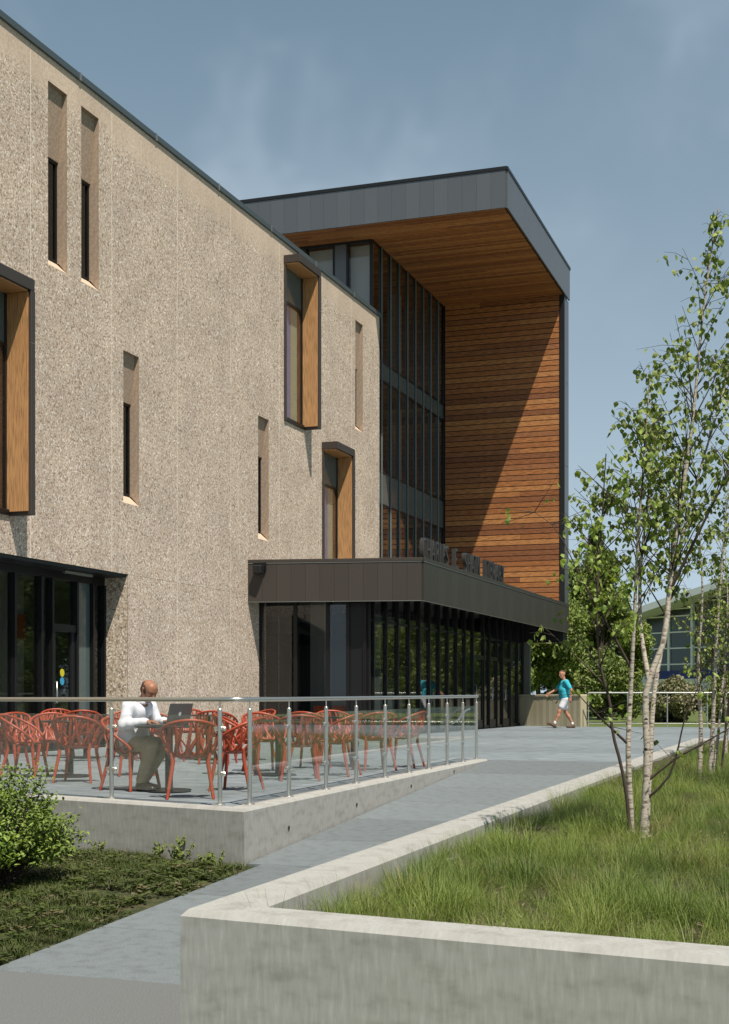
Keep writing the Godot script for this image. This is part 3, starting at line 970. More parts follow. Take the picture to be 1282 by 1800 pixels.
func pavilion(b: Node3D) -> void:
	var A := Vector2(FX, -30.72)
	var B := Vector2(-9.73, -31.57)
	var C := Vector2(-9.73, -48.85)
	var D := Vector2(FX, -48.85)
	var y0 := 3.33
	var y1 := 4.33
	var cn := node("entrance_canopy", b)
	var ins := 0.05
	obj("canopy_core", slab(PackedVector2Array([A + Vector2(0, -ins), B + Vector2(-ins, -ins), C + Vector2(-ins, 0), D]), 3.93, func(_z): return y1 - 0.03), M.interior, cn)
	seg("skirt_backing", A + Vector2(0.05, 0), B - Vector2(0.05, 0), y0 + 0.01, 3.93, -0.06, -0.003, M.dark, cn)
	seg("skirt_backing", B + Vector2(0, -0.12), C, y0 + 0.01, 3.93, -0.06, -0.003, M.dark, cn)
	panels("west_panel", cn, A, B, y0, y1 - 0.1, 0.34, M.bronze, M.bronze2)
	panels("front_panel", cn, B, C, y0, y1 - 0.1, 0.6, M.olive, M.olive2)
	seg("edge_strip", A, B, y1 - 0.098, y1 - 0.085, 0.0, 0.062, M.edge, cn)  # paler strip paints in the highlight of the coping's metal edge
	seg("edge_strip", B, C, y1 - 0.098, y1 - 0.085, 0.0, 0.062, M.edge, cn)
	seg("coping", A, B + Vector2(0.02, 0), y1 - 0.083, y1, -0.2, 0.065, M.bronze, cn, 0.006)
	seg("coping", B + Vector2(0, 0.02), C, y1 - 0.084, y1 + 0.001, -0.2, 0.065, M.olive, cn, 0.006)
	seg("drip_edge", A, B, y0 - 0.014, y0 - 0.002, 0.0, 0.054, M.edge, cn)
	seg("drip_edge", B, C, y0 - 0.014, y0 - 0.002, 0.0, 0.054, M.edge, cn)
	# flat soffit boards under the canopy
	var zz := -31.8
	while zz > -48.7:
		bx("soffit_strip", Vector3(-11.1, 3.912, zz - 0.272), Vector3(-9.8, 3.928, zz), M.interior, cn)
		zz -= 0.29
	# floodlight on the canopy's wall end
	var fl := node("floodlight", b)
	bx("bracket", Vector3(FX + 0.13, 4.05, -30.74), Vector3(FX + 0.45, 4.25, -30.68), M.black, fl)
	bx("lamp_housing", Vector3(FX + 0.2, 3.98, -30.69), Vector3(FX + 0.42, 4.18, -30.48), M.dark, fl, 0.02)
	# glazed box
	var g := node("entrance_glazing", b)
	var W := Vector2(FX + 0.02, -31.40)
	var K := Vector2(-11.15, -31.72)
	var yb := fy(-32.0)
	var f := func(a: float): return W.lerp(K, a)
	var ts := [0.0, 0.335, 0.64, 0.83, 0.985]
	for i in ts.size():
		var p: Vector2 = f.call(ts[i])
		bx("mullion", Vector3(p.x - 0.045, yb, p.y - 0.12), Vector3(p.x + 0.045, 3.91, p.y + 0.06), M.black, g, 0.004)
		if i > 0:
			var q: Vector2 = f.call(ts[i - 1])
			seg("pane" if i != 4 else "dark_panel", q + Vector2(0.045, 0), p - Vector2(0.045, 0), yb + 0.1, 3.91, 0.0, 0.014, M.glass if i != 4 else M.black, g)
	seg("base_rail", W, K, yb, yb + 0.1, -0.04, 0.06, M.black, g)
	var ms := [31.76, 32.09, 33.05, 33.97, 34.9, 35.82, 36.74, 37.66, 38.55, 39.45, 40.36, 41.28, 42.55, 43.25, 44.23, 44.98, 46.04, 47.1, 47.95]
	for i in ms.size():
		bx("mullion", Vector3(K.x - 0.1, yb, -ms[i] - 0.035), Vector3(K.x + 0.07, 3.911, -ms[i] + 0.035), M.black, g, 0.004)
		if i == 0:
			continue
		var za: float = -ms[i] + 0.035
		var zb2: float = -ms[i - 1] - 0.035
		var door := i == 12 or i == 16 or i == 14
		bx("upper_pane", Vector3(K.x, 2.95, za), Vector3(K.x + 0.014, 3.91, zb2), M.glass, g)
		bx("head_bar", Vector3(K.x - 0.04, 2.89, za), Vector3(K.x + 0.03, 2.95, zb2), M.black, g)
		if door:
			var dn := node("door", b)
			bx("overlight", Vector3(K.x, 2.36, za), Vector3(K.x + 0.014, 2.89, zb2), M.glass, dn)
			bx("door_head", Vector3(K.x - 0.06, 2.24, za), Vector3(K.x + 0.06, 2.36, zb2), M.black, dn)
			for e in [za, zb2 - 0.1]:
				bx("door_stile", Vector3(K.x - 0.03, yb + 0.01, e), Vector3(K.x + 0.04, 2.24, e + 0.1), M.black, dn)
			bx("door_rail", Vector3(K.x - 0.03, yb + 0.01, za + 0.1), Vector3(K.x + 0.04, yb + 0.28, zb2 - 0.1), M.black, dn)
			bx("door_pane", Vector3(K.x, yb + 0.28, za + 0.1), Vector3(K.x + 0.014, 2.24, zb2 - 0.1), M.glass, dn)
			obj("pull_handle", tube_mesh([Vector3(K.x + 0.04, 1.0, zb2 - 0.16), Vector3(K.x + 0.1, 1.0, zb2 - 0.16), Vector3(K.x + 0.1, 1.45, zb2 - 0.16), Vector3(K.x + 0.04, 1.45, zb2 - 0.16)], [0.014, 0.014, 0.014, 0.014], 6), M.steel, dn)
		else:
			bx("pane", Vector3(K.x, yb + 0.1, za), Vector3(K.x + 0.014, 2.89, zb2), M.glass, g)
			bx("base_rail", Vector3(K.x - 0.04, yb, za), Vector3(K.x + 0.05, yb + 0.1, zb2), M.black, g)
	# room behind the glazing
	var inn := node("entrance_room", b)
	bx("room_back", Vector3(-24.2, -0.2, -48.6), Vector3(-24, 3.9, -31.6), M.interior, inn)
	bx("room_end", Vector3(-24, -0.2, -48.7), Vector3(-11.0, 3.9, -48.5), M.interior, inn)
	bx("room_floor", Vector3(-24, -0.2, -48.4), Vector3(-14.42, 0.1, -31.7), M.interior, inn)
	bx("room_ceiling", Vector3(-24, 3.86, -48.4), Vector3(-11.28, 3.9, -31.9), M.interior_light, inn)
	bx("old_wall", Vector3(-24, -0.2, -31.9), Vector3(FX - 0.06, 3.9, -31.5), M.aggregate, inn)
	for z3 in [-35.2, -39.8, -44.4]:
		bx("room_column", Vector3(-13.9, 0.08, z3 - 0.2), Vector3(-13.5, 3.86, z3 + 0.2), M.interior_light, inn)
	bx("reading_counter", Vector3(-13.2, 0.09, -37.6), Vector3(-12.4, 1.1, -34.4), M.interior_light, inn)
	bx("lounge_chair", Vector3(-12.7, 0.09, -32.9), Vector3(-12.0, 0.85, -32.2), M.orange, inn)
	# wing of the older building behind the pavilion
	bx("rear_wing_beam", Vector3(-20, 3.15, -53.8), Vector3(-11.35, 4.2, -52.6), M.aggregate, inn)

func sign_letters(b: Node3D) -> void:
	var n := node("sign_lettering", b)
	n.set_meta("label", "dark metal capitals standing along the canopy edge")
	var text := "CHARLES E. SHAIN LIBRARY"
	var font := SystemFont.new()
	font.font_names = PackedStringArray(["Droid Sans"])
	var meshes := []
	var adv := []
	var total := 0.0
	var capsize := 1.0
	for ch in text:
		if ch == " ":
			meshes.append(null)
			adv.append(0.62)
			total += 0.62
			continue
		var t := TextMesh.new()
		t.text = ch
		t.font = font
		t.font_size = 64
		t.pixel_size = 0.01
		t.depth = 0.1
		t.curve_step = 2.0
		var bb := t.get_aabb()
		if ch == "H":
			capsize = bb.size.y
		meshes.append(t)
		var a := bb.size.x + 0.085
		adv.append(a)
		total += a
	var sy := 0.53 / capsize
	var sx := 8.1 / total
	var at := 0.3
	for i in text.length():
		if meshes[i] != null:
			var bb: AABB = meshes[i].get_aabb()
			var o := obj("letter", meshes[i], M.letter, n)
			var base := bb.position.y if text[i] != "C" and text[i] != "S" else bb.position.y + 0.01
			o.transform = Transform3D(Basis(Vector3(0, 0, -sx * 0.87), Vector3(0, sy, 0), Vector3(1, 0, 0)), Vector3(-9.84, 4.335 - base * sy, -31.57 - at - (-bb.position.x) * sx))
		at += adv[i] * sx

# ------------------------------------------------------------------ things far behind
func backdrop() -> void:
	# low board marked concrete wall at the plaza's end
	var lw := thing("plaza_end_wall", "low cream concrete wall with upright board marks behind walking person", "wall")
	var p0 := Vector2(-11.6, -47.75)
	var p1 := Vector2(-8.77, -46.25)
	var len := p0.distance_to(p1)
	var k := 0
	var cream := [mat(rgb(186, 176, 148), 0.85), mat(rgb(176, 166, 138), 0.85), mat(rgb(194, 185, 158), 0.85)]
	while k * 0.145 < len - 0.02:
		var a := p0.lerp(p1, k * 0.145 / len)
		var c := p0.lerp(p1, minf(1.0, (k * 0.145 + 0.139) / len))
		seg("board_mark", a, c, 0.05, 1.08, 0.001, 0.014 + rng.randf() * 0.008, cream[(k * 7 + k / 3) % 3], lw)
		k += 1
	seg("wall_core", p0, p1, 0.0, 1.1, -0.3, 0.0, cream[1], lw)
	seg("wall_cap", p0, p1, 1.1, 1.17, -0.33, 0.04, cream[2], lw, 0.008)
	# far hall with a curved white roof
	sports_hall()

func sports_hall() -> void:
	var h := thing("sports_hall", "glazed hall with sweeping white roof beyond the trees", "building", Vector3(-19.6, 0.2, -112.0), deg_to_rad(-36.0))
	var w := 46.0
	var roof := func(x: float): return 5.9 + 4.6 * sin(clampf((x + 2.0) / 40.0, 0.0, 1.0) * PI * 0.62)
	var white := mat(rgb(236, 236, 234), 0.7)
	var gl := mat(rgb(70, 84, 88), 0.2)
	var gl2 := mat(rgb(52, 60, 66), 0.2)
	# curved roof
	var st := S()
	for i in 24:
		var x0 := -2.6 + i * 2.0
		var x1 := x0 + 2.0
		var a: float = roof.call(x0)
		var c: float = roof.call(x1)
		quad(st, Vector3(x0, a, 2.2), Vector3(x1, c, 2.2), Vector3(x1, c, -20), Vector3(x0, a, -20), Vector3.UP)
		quad(st, Vector3(x0, a - 0.5, 2.2), Vector3(x1, c - 0.5, 2.2), Vector3(x1, c, 2.2), Vector3(x0, a, 2.2), Vector3.BACK)
		quad(st, Vector3(x0, a - 0.5, 2.2), Vector3(x1, c - 0.5, 2.2), Vector3(x1, c - 0.5, -20), Vector3(x0, a - 0.5, -20), Vector3.DOWN)
	quad(st, Vector3(-2.6, roof.call(-2.6) - 0.5, 2.2), Vector3(-2.6, roof.call(-2.6), 2.2), Vector3(-2.6, roof.call(-2.6), -20), Vector3(-2.6, roof.call(-2.6) - 0.5, -20), Vector3.LEFT)
	obj("roof", done(st), white, h)
	bx("plinth_wall", Vector3(0, -0.5, -20), Vector3(w, 2.3, 0.4), mat(rgb(224, 220, 208), 0.8), h)
	bx("hall_body", Vector3(0.4, 2.3, -19.5), Vector3(w - 0.4, 5.3, -0.4), M.interior, h)
	bx("blue_seats", Vector3(6.0, 2.3, 0.1), Vector3(20.0, 2.9, 0.32), mat(rgb(44, 58, 120), 0.7), h)
	var n := 19
	for i in n:
		var x0 := i * w / n
		var x1 := (i + 1) * w / n
		var top: float = roof.call((x0 + x1) / 2) - 0.6
		var prev := 2.3
		for y in [3.4, 4.6, 5.8, 7.0, 8.2, top]:
			if y > top + 0.01 or y - prev < 0.25:
				continue
			bx("pane", Vector3(x0 + 0.06, prev + 0.05, -0.05), Vector3(x1 - 0.06, y - 0.05, 0.0), gl if y < top - 0.3 else gl2, h)
			bx("glazing_bar", Vector3(x0, y - 0.05, -0.08), Vector3(x1, y + 0.05, 0.08), white, h)
			prev = y
		bx("post", Vector3(x0 - 0.1, 2.3, -0.1), Vector3(x0 + 0.1, roof.call(x0) - 0.5, 0.25 if i % 2 == 0 else 0.12), white, h)

# ------------------------------------------------------------------ railings
func disc(r: float, hgt: float) -> ArrayMesh:
	return lathe([Vector2(0, 0), Vector2(r, 0), Vector2(r, hgt * 0.7), Vector2(r - hgt * 0.3, hgt), Vector2(0, hgt)], 20)

func rail_post(parent: Node3D, p: Vector3, dir: Vector3, both := true) -> void:
	var n := node("post", parent)
	obj("tube", lathe([Vector2(0.0, 0), Vector2(0.0225, 0), Vector2(0.0225, 0.915), Vector2(0.019, 0.92), Vector2(0, 0.92)], 16), M.steel, n, p)
	obj("stem", lathe([Vector2(0.008, 0.92), Vector2(0.008, 1.0)], 10), M.steel, n, p)
	obj("base_flange", disc(0.052, 0.014), M.steel, n, p)
	for h in [0.3, 0.73]:
		var o := obj("glass_clamp", chamfer_box(0.15 if both else 0.09, 0.045, 0.03, 0.012), M.steel, n, p + Vector3(0, h, 0) + (Vector3.ZERO if both else dir * 0.03))
		o.rotation.y = -atan2(dir.z, dir.x)

func rails() -> void:
	var lifts := 0.012
	var rl := thing("terrace_railing", "stainless tube railing with clear glass panels round the terrace", "railing")
	var side := []
	for z in [-12.36, -13.42, -14.58, -15.66, -16.84, -17.94, -18.96, -20.0, -20.98, -21.9]:
		side.append(Vector3(lerpf(-5.52, -5.84, (-z - 12.0) / 10.0), fy(z) + lifts, z))
	var left := [Vector3(-5.78, lifts, -12.22), Vector3(-7.2, lifts, -12.66), Vector3(-8.95, lifts, -13.22), Vector3(-10.6, lifts, -13.75), Vector3(-12.3, lifts, -14.29)]
	var d1: Vector3 = (side[9] - side[0]).normalized()
	var d2: Vector3 = (left[4] - left[0]).normalized()
	for i in side.size():
		rail_post(rl, side[i], d1, i > 0 and i < 9)
	for i in left.size():
		rail_post(rl, left[i], d2)
	# top tube with a bend at the corner
	var pts := []
	for i in range(left.size() - 1, -1, -1):
		pts.append(left[i] + Vector3(0, 1.01, 0))
	pts.append(Vector3(-5.66, 1.01 + lifts, -12.2))
	pts.append(Vector3(-5.56, 1.01 + lifts, -12.24))
	pts.append(side[0] + Vector3(0, 1.01, 0))
	for i in range(1, side.size()):
		pts.append(side[i] + Vector3(0, 1.01, 0))
	pts.append(side[9] + Vector3(0, 1.01, 0) + d1 * 0.06)
	obj("top_rail", tube_mesh(pts, pts.map(func(_p): return 0.0225), 16), M.steel, rl)
	for i in range(1, side.size()):
		glass_panel(rl, side[i - 1], side[i])
	for i in range(1, left.size()):
		glass_panel(rl, left[i], left[i - 1])
	# short sloping handrail pieces at the far posts
	obj("handrail", tube_mesh([side[7] + Vector3(0.08, 0.62, 0.0), side[7] + Vector3(0.08, 0.66, -0.3), side[8] + Vector3(0.08, 0.8, 0.1), side[8] + Vector3(0.08, 0.82, -0.1)], [0.014, 0.014, 0.014, 0.014], 8), M.steel, rl)
	# railing along the far edge of the plaza
	var fr := thing("plaza_railing", "slim steel railing along the far edge of the plaza", "railing")
	var fpts := []
	for k in 11:
		fpts.append(Vector3(-8.5 + k * 1.25, 0.1, -46.13 - k * 0.22))
	for p in fpts:
		obj("post", lathe([Vector2(0.02, 0), Vector2(0.02, 1.1), Vector2(0, 1.1)], 8), M.steel, fr, p)
	obj("top_rail", tube_mesh(fpts.map(func(p): return p + Vector3(0, 1.12, 0)), fpts.map(func(_p): return 0.026), 8), M.steel, fr)
	obj("low_rail", tube_mesh(fpts.map(func(p): return p + Vector3(0, 0.12, 0)), fpts.map(func(_p): return 0.012), 6), M.steel, fr)

func glass_panel(parent: Node3D, a: Vector3, b: Vector3) -> void:
	var d := (b - a).normalized()
	var p := a + d * 0.05
	var q := b - d * 0.05
	var st := S()
	var n := Vector3(-d.z, 0, d.x) * 0.005
	var lo := Vector3(0, 0.11, 0)
	var hi := Vector3(0, 0.86, 0)
	for s in [-1.0, 1.0]:
		quad(st, p + lo + n * s, q + lo + n * s, q + hi + n * s, p + hi + n * s, n * s)
	quad(st, p + hi - n, q + hi - n, q + hi + n, p + hi + n, Vector3.UP)
	quad(st, p + lo - n, q + lo - n, q + lo + n, p + lo + n, Vector3.DOWN)
	quad(st, p + lo - n, p + lo + n, p + hi + n, p + hi - n, -d)
	quad(st, q + lo - n, q + lo + n, q + hi + n, q + hi - n, d)
	obj("glass_panel", done(st), M.clear, parent)

# ------------------------------------------------------------------ furniture
var rim_mesh: Mesh
var chair_parts := []

func rim_point(a: float) -> Vector3:
	# a = 0 at the middle of the back, +-1 at the front ends; chair looks along +x
	var w := a * deg_to_rad(138.0)
	var e := absf(a)
	var y := 0.452 + 0.355 * pow(cos(e * PI / 2), 0.82)
	var r := 0.285 + 0.02 * sin(e * PI)
	return Vector3(-cos(w) * r * 1.02 - 0.03, y, sin(w) * r)

func seat_point(w: float, k := 1.0) -> Vector3:
	return Vector3(-cos(w) * 0.215 * k, 0.425 + 0.03 * k * k, sin(w) * 0.225 * k)

func make_chair_meshes() -> void:
	var pts := []
	for i in 37:
		pts.append(rim_point(-1.0 + i / 18.0))
	chair_parts.append(["rim", tube_mesh(pts, pts.map(func(_p): return 0.0165), 8)])
	# forked ribs from the seat edge to the rim
	var ribs := [[-0.88, -112, 0.5], [-0.72, -84, 0.45], [-0.58, -100, 0.4], [-0.46, -58, 0.5], [-0.33, -72, 0.45], [-0.22, -34, 0.5], [-0.1, -44, 0.4], [0.02, -10, 0.5], [0.09, 20, 0.5], [0.2, -6, 0.45], [0.3, 46, 0.5], [0.42, 32, 0.4], [0.53, 76, 0.5], [0.66, 60, 0.45], [0.76, 96, 0.5], [0.9, 114, 0.5]]
	for q in ribs:
		var top := rim_point(q[0])
		var foot := seat_point(deg_to_rad(q[1]))
		var mid := foot.lerp(top, q[2]) + Vector3(-0.03, -0.02, 0) * 1.0
		chair_parts.append(["rib", tube_mesh([foot, mid, top], [0.025, 0.019, 0.016], 6, 0.62)])
	# cross twigs between ribs
	for q in [[-52, 0.36, -0.62, 0.62], [8, 0.4, -0.3, 0.7], [40, 0.35, 0.02, 0.6], [66, 0.45, 0.34, 0.66], [-20, 0.3, 0.24, 0.72]]:
		var a: Vector3 = seat_point(deg_to_rad(q[0]))
		var t := rim_point(q[2])
		chair_parts.append(["rib", tube_mesh([a, a.lerp(t, q[1]) + Vector3(-0.035, -0.02, 0), t], [0.017, 0.013, 0.011], 6, 0.62)])
	# seat: rim and branching bars
	var st := S()
	var ring := []
	for i in 25:
		ring.append(seat_point(TAU * i / 24.0))
	tube(st, ring, ring.map(func(_p): return 0.014), 6, 0.7, false)
	var bars := [[-150, 12], [-120, 30], [-90, 60], [-60, 95], [-30, 120], [0, 165], [30, -160], [60, -175], [100, -110], [140, -70], [175, -20]]
	for q in bars:
		var a := seat_point(deg_to_rad(q[0]))
		var c := seat_point(deg_to_rad(q[1]))
		var m := (a + c) / 2
		m.y = 0.418
		tube(st, [a, a.lerp(m, 0.6) - Vector3(0, 0.012, 0), m, c.lerp(m, 0.6) - Vector3(0, 0.012, 0), c], [0.026, 0.034, 0.036, 0.034, 0.026], 6, 0.3)
	chair_parts.append(["seat", done(st)])
	for q in [[1, 1], [1, -1], [-1, 1], [-1, -1]]:
		var t := Vector3(0.15 * q[0], 0.44, 0.17 * q[1])
		var f := Vector3(0.225 * q[0] - (0.01 if q[0] > 0 else 0.03), 0.0, 0.235 * q[1])
		var top2 := Vector3(0.17 * q[0], 0.47, 0.20 * q[1])
		chair_parts.append(["leg", tube_mesh([top2, t.lerp(f, 0.15), t.lerp(f, 0.55), f], [0.014, 0.023, 0.020, 0.016], 8)])

func place_chair(x: float, z: float, a: float, label: String) -> void:
	var group := "red branch pattern chairs on the terrace"
	if GH.has("chair"):
		var c: Node3D = GH.chair.duplicate()
		c.name = numbered("terrace_chair")
		add_child(c)
		c.position = Vector3(x, fy(z), z)
		c.rotation.y = deg_to_rad(19.46 + a)
		tag(c, label, "chair", group)
		return
	var t := thing("terrace_chair", label, "chair", Vector3(x, fy(z), z), deg_to_rad(19.46 + a), group)
	for p in chair_parts:
		obj(p[0], p[1], M.chair, t)
	GH.chair = t

func place_table(x: float, z: float, label: String) -> void:
	var t := thing("cafe_table", label, "table", Vector3(x, fy(z), z), 0.3, "round dark terrace tables")
	obj("table_top", lathe([Vector2(0, 0.708), Vector2(0.36, 0.708), Vector2(0.375, 0.716), Vector2(0.375, 0.726), Vector2(0.37, 0.732), Vector2(0, 0.732)], 40), M.table, t)
	obj("column", chamfer_box(0.075, 0.69, 0.075, 0.006), M.table_base, t, Vector3(0, 0.363, 0))
	obj("base_plate", lathe([Vector2(0, 0.0), Vector2(0.24, 0.0), Vector2(0.24, 0.012), Vector2(0.23, 0.018), Vector2(0, 0.018)], 32), M.table_base, t)

func tables_and_chairs() -> void:
	make_chair_meshes()
	place_table(-9.68, -15.95, "round dark table in front of the glass storefront door")
	place_table(-7.19, -13.90, "round dark table carrying the open laptop")
	place_table(-7.23, -17.07, "round dark table beyond the corner of the railing")
	place_table(-7.05, -19.46, "round dark table next to the low end of the side railing")
	place_table(-12.2, -20.6, "round dark table standing close to the storefront glass")
	place_table(-10.0, -20.7, "round dark table standing close to the pebble wall")
	var a1 := "red chair at the table in front of the storefront door, "
	place_chair(-10.22, -15.76, -8, a1 + "side on")
	place_chair(-9.06, -15.12, 84, a1 + "back to the lawn")
	place_chair(-10.5, -16.85, -75, a1 + "back to the storefront")
	place_chair(-9.1, -16.5, 205, a1 + "back to the entrance canopy")
	place_chair(-11.3, -16.95, -100, "red chair apart behind the bush, back to the storefront")
	place_chair(-10.75, -15.6, 150, "red chair apart behind the bush, seat turned away from table")
	place_chair(-13.0, -21.05, -70, "red chair at the storefront table, back to the glass")
	place_chair(-11.75, -19.75, 100, "red chair at the storefront table, back to the railing")
	place_chair(-11.75, -21.1, -110, "red chair at the storefront table, between it and the wall table")
	place_chair(-11.1, -20.6, -60, "red chair behind the seated person, by the pebble wall")
	place_chair(-7.72, -14.02, -35, "red chair that the person in white shirt sits on")
	place_chair(-6.58, -13.2, 97, "empty red chair at the laptop table, back to the front railing")
	place_chair(-6.6, -14.35, 165, "empty red chair at the laptop table, back to the side railing")
	place_chair(-9.3, -19.6, 80, "red chair at the pebble wall table, back to the railing")
	place_chair(-10.4, -19.95, 40, "red chair at the pebble wall table, back to the storefront")
	place_chair(-10.7, -21.4, -80, "red chair at the pebble wall table, back to the wall")
	var a3 := "red chair at the table beyond the railing corner, "
	place_chair(-7.82, -17.1, 0, a3 + "back to the storefront")
	place_chair(-7.75, -17.85, -60, a3 + "back to the entrance canopy")
	place_chair(-9.2, -20.75, -140, "red chair at the pebble wall table, back to the canopy")
	place_chair(-6.62, -16.28, 97, a3 + "back to the front railing")
	place_chair(-6.5, -17.3, 160, a3 + "back to the side railing")
	var a4 := "red chair at the table by the railing's low end, "
	place_chair(-7.5, -18.86, 70, a4 + "back to the storefront")
	place_chair(-7.6, -20.1, -80, a4 + "back to the entrance canopy")
	place_chair(-6.47, -18.7, 112, a4 + "back to the front railing")
	place_chair(-6.3, -19.5, 160, a4 + "back to the side railing")
	laptop()

func laptop() -> void:
	var t := thing("laptop", "open grey laptop standing on the round table", "laptop", Vector3(-7.12, fy(-13.9) + 0.7325, -13.78), deg_to_rad(-18))
	# user sits on the -x side; lid hinges along +x
	var alu := mat(rgb(128, 130, 130), 0.4, 0.7)
	obj("base", chamfer_box(0.24, 0.014, 0.35, 0.005), alu, t, Vector3(0, 0.008, 0))
	obj("keyboard", chamfer_box(0.11, 0.003, 0.28, 0.001), M.black, t, Vector3(0.03, 0.0155, 0))
	var lid := obj("lid", chamfer_box(0.009, 0.235, 0.35, 0.003), alu, t, Vector3(0.152, 0.128, 0))
	lid.rotation.z = deg_to_rad(-16)
	var scr := obj("screen", chamfer_box(0.002, 0.21, 0.325, 0.0), M.black, lid, Vector3(-0.0055, 0.003, 0))
	scr.name = "screen"
	# pale fruit shaped emblem on the lid
	var st := S()
	var ol := PackedVector2Array()
	for i in 32:
		var w := TAU * i / 32
		var r := 0.021 * (1.0 - 0.14 * exp(-pow((wrapf(w - PI / 2, -PI, PI)) / 0.35, 2)) - 0.08 * exp(-pow((wrapf(w + PI / 2, -PI, PI)) / 0.3, 2)))
		var p := Vector2(cos(w) * r, sin(w) * r * 1.05)
		if p.distance_to(Vector2(0.026, 0.003)) < 0.011:
			p = Vector2(0.026, 0.003) + (p - Vector2(0.026, 0.003)).normalized() * 0.011
		ol.append(p)
	var leafo := PackedVector2Array([Vector2(0.0, 0.021), Vector2(0.002, 0.028), Vector2(0.008, 0.032), Vector2(0.007, 0.025)])
	for o in [ol, leafo]:
		var ix := Geometry2D.triangulate_polygon(o)
		for k in range(0, ix.size(), 3):
			var v := []
			for j in 3:
				v.append(Vector3(0.0052, o[ix[k + j]].y, -o[ix[k + j]].x))
			tri(st, v[0], v[1], v[2], Vector3.RIGHT)
	obj("emblem", done(st), mat(rgb(222, 224, 224), 0.3), lid)

# ------------------------------------------------------------------ people
# Bones are [a, b, ra, rb]; their tapered capsules are joined with a smooth minimum and meshed as surface nets.
func net(bones: Array, cell: float, k: float) -> ArrayMesh:
	var lo := Vector3.ONE * 1e9
	var hi := -lo
	for q in bones:
		var r := maxf(q[2], q[3]) + k + cell * 2
		for e in [q[0], q[1]]:
			lo = lo.min(e - Vector3.ONE * r)
			hi = hi.max(e + Vector3.ONE * r)
	var nx := int((hi.x - lo.x) / cell) + 2
	var ny := int((hi.y - lo.y) / cell) + 2
	var nz := int((hi.z - lo.z) / cell) + 2
	var f := PackedFloat32Array()
	f.resize(nx * ny * nz)
	f.fill(1.0)
	for q in bones:
		var a: Vector3 = q[0]
		var b: Vector3 = q[1]
		var ra: float = q[2]
		var rb: float = q[3]
		var m := maxf(ra, rb) + k + cell * 2
		var l := (a.min(b) - Vector3.ONE * m - lo) / cell
		var h := (a.max(b) + Vector3.ONE * m - lo) / cell
		var ab := b - a
		var d2 := maxf(ab.length_squared(), 1e-9)
		for iz in range(maxi(0, int(l.z)), mini(nz, int(h.z) + 2)):
			for iy in range(maxi(0, int(l.y)), mini(ny, int(h.y) + 2)):
				for ix in range(maxi(0, int(l.x)), mini(nx, int(h.x) + 2)):
					var p := lo + Vector3(ix, iy, iz) * cell
					var t := clampf((p - a).dot(ab) / d2, 0.0, 1.0)
					var d := p.distance_to(a + ab * t) - lerpf(ra, rb, t)
					var i := (iz * ny + iy) * nx + ix
					var o := f[i]
					var e := maxf(k - absf(o - d), 0.0) / k
					f[i] = minf(o, d) - e * e * k * 0.25
	var vid := {}
	var verts := PackedVector3Array()
	var idx := PackedInt32Array()
	var corners := [0, 1, nx, nx + 1, nx * ny, nx * ny + 1, nx * ny + nx, nx * ny + nx + 1]
	var edges := [[0, 1], [2, 3], [4, 5], [6, 7], [0, 2], [1, 3], [4, 6], [5, 7], [0, 4], [1, 5], [2, 6], [3, 7]]
	for iz in nz - 1:
		for iy in ny - 1:
			var row := (iz * ny + iy) * nx
			for ix in nx - 1:
				var i := row + ix
				if absf(f[i]) > cell * 2.0:
					continue
				var mask := 0
				for c in 8:
					if f[i + corners[c]] < 0:
						mask |= 1 << c
				if mask == 0 or mask == 255:
					continue
				var s := Vector3.ZERO
				var n := 0
				for e in edges:
					var va := f[i + corners[e[0]]]
					var vb := f[i + corners[e[1]]]
					if (va < 0) != (vb < 0):
						var t := va / (va - vb)
						var A := Vector3(e[0] & 1, (e[0] >> 1) & 1, e[0] >> 2)
						var B := Vector3(e[1] & 1, (e[1] >> 1) & 1, e[1] >> 2)
						s += A.lerp(B, t)
						n += 1
				vid[i] = verts.size()
				verts.append(lo + (Vector3(ix, iy, iz) + s / n) * cell)
	var st3 := [1, nx, nx * ny]
	for key in vid:
		var i: int = key
		for ax in 3:
			var u: int = st3[(ax + 1) % 3]
			var v: int = st3[(ax + 2) % 3]
			var j: int = i + st3[ax]
			if (f[i] < 0) == (f[j] < 0):
				continue
			if vid.has(i - u) and vid.has(i - v) and vid.has(i - u - v):
				var q := [vid[i], vid[i - u], vid[i - u - v], vid[i - v]]
				if f[i] < 0:
					idx.append_array([q[0], q[2], q[1], q[0], q[3], q[2]])
				else:
					idx.append_array([q[0], q[1], q[2], q[0], q[2], q[3]])
	var nor := PackedVector3Array()
	nor.resize(verts.size())
	for t in range(0, idx.size(), 3):
		var fn := (verts[idx[t + 2]] - verts[idx[t]]).cross(verts[idx[t + 1]] - verts[idx[t]])
		for j in 3:
			nor[idx[t + j]] += fn
	for i in nor.size():
		nor[i] = nor[i].normalized()
	var arr := []
	arr.resize(Mesh.ARRAY_MAX)
	arr[Mesh.ARRAY_VERTEX] = verts
	arr[Mesh.ARRAY_NORMAL] = nor
	arr[Mesh.ARRAY_INDEX] = idx
	var mesh := ArrayMesh.new()
	mesh.add_surface_from_arrays(Mesh.PRIMITIVE_TRIANGLES, arr)
	return mesh

func joined(meshes: Array) -> ArrayMesh:
	var st := SurfaceTool.new()
	for m in meshes:
		st.append_from(m, 0, Transform3D.IDENTITY)
	return st.commit()

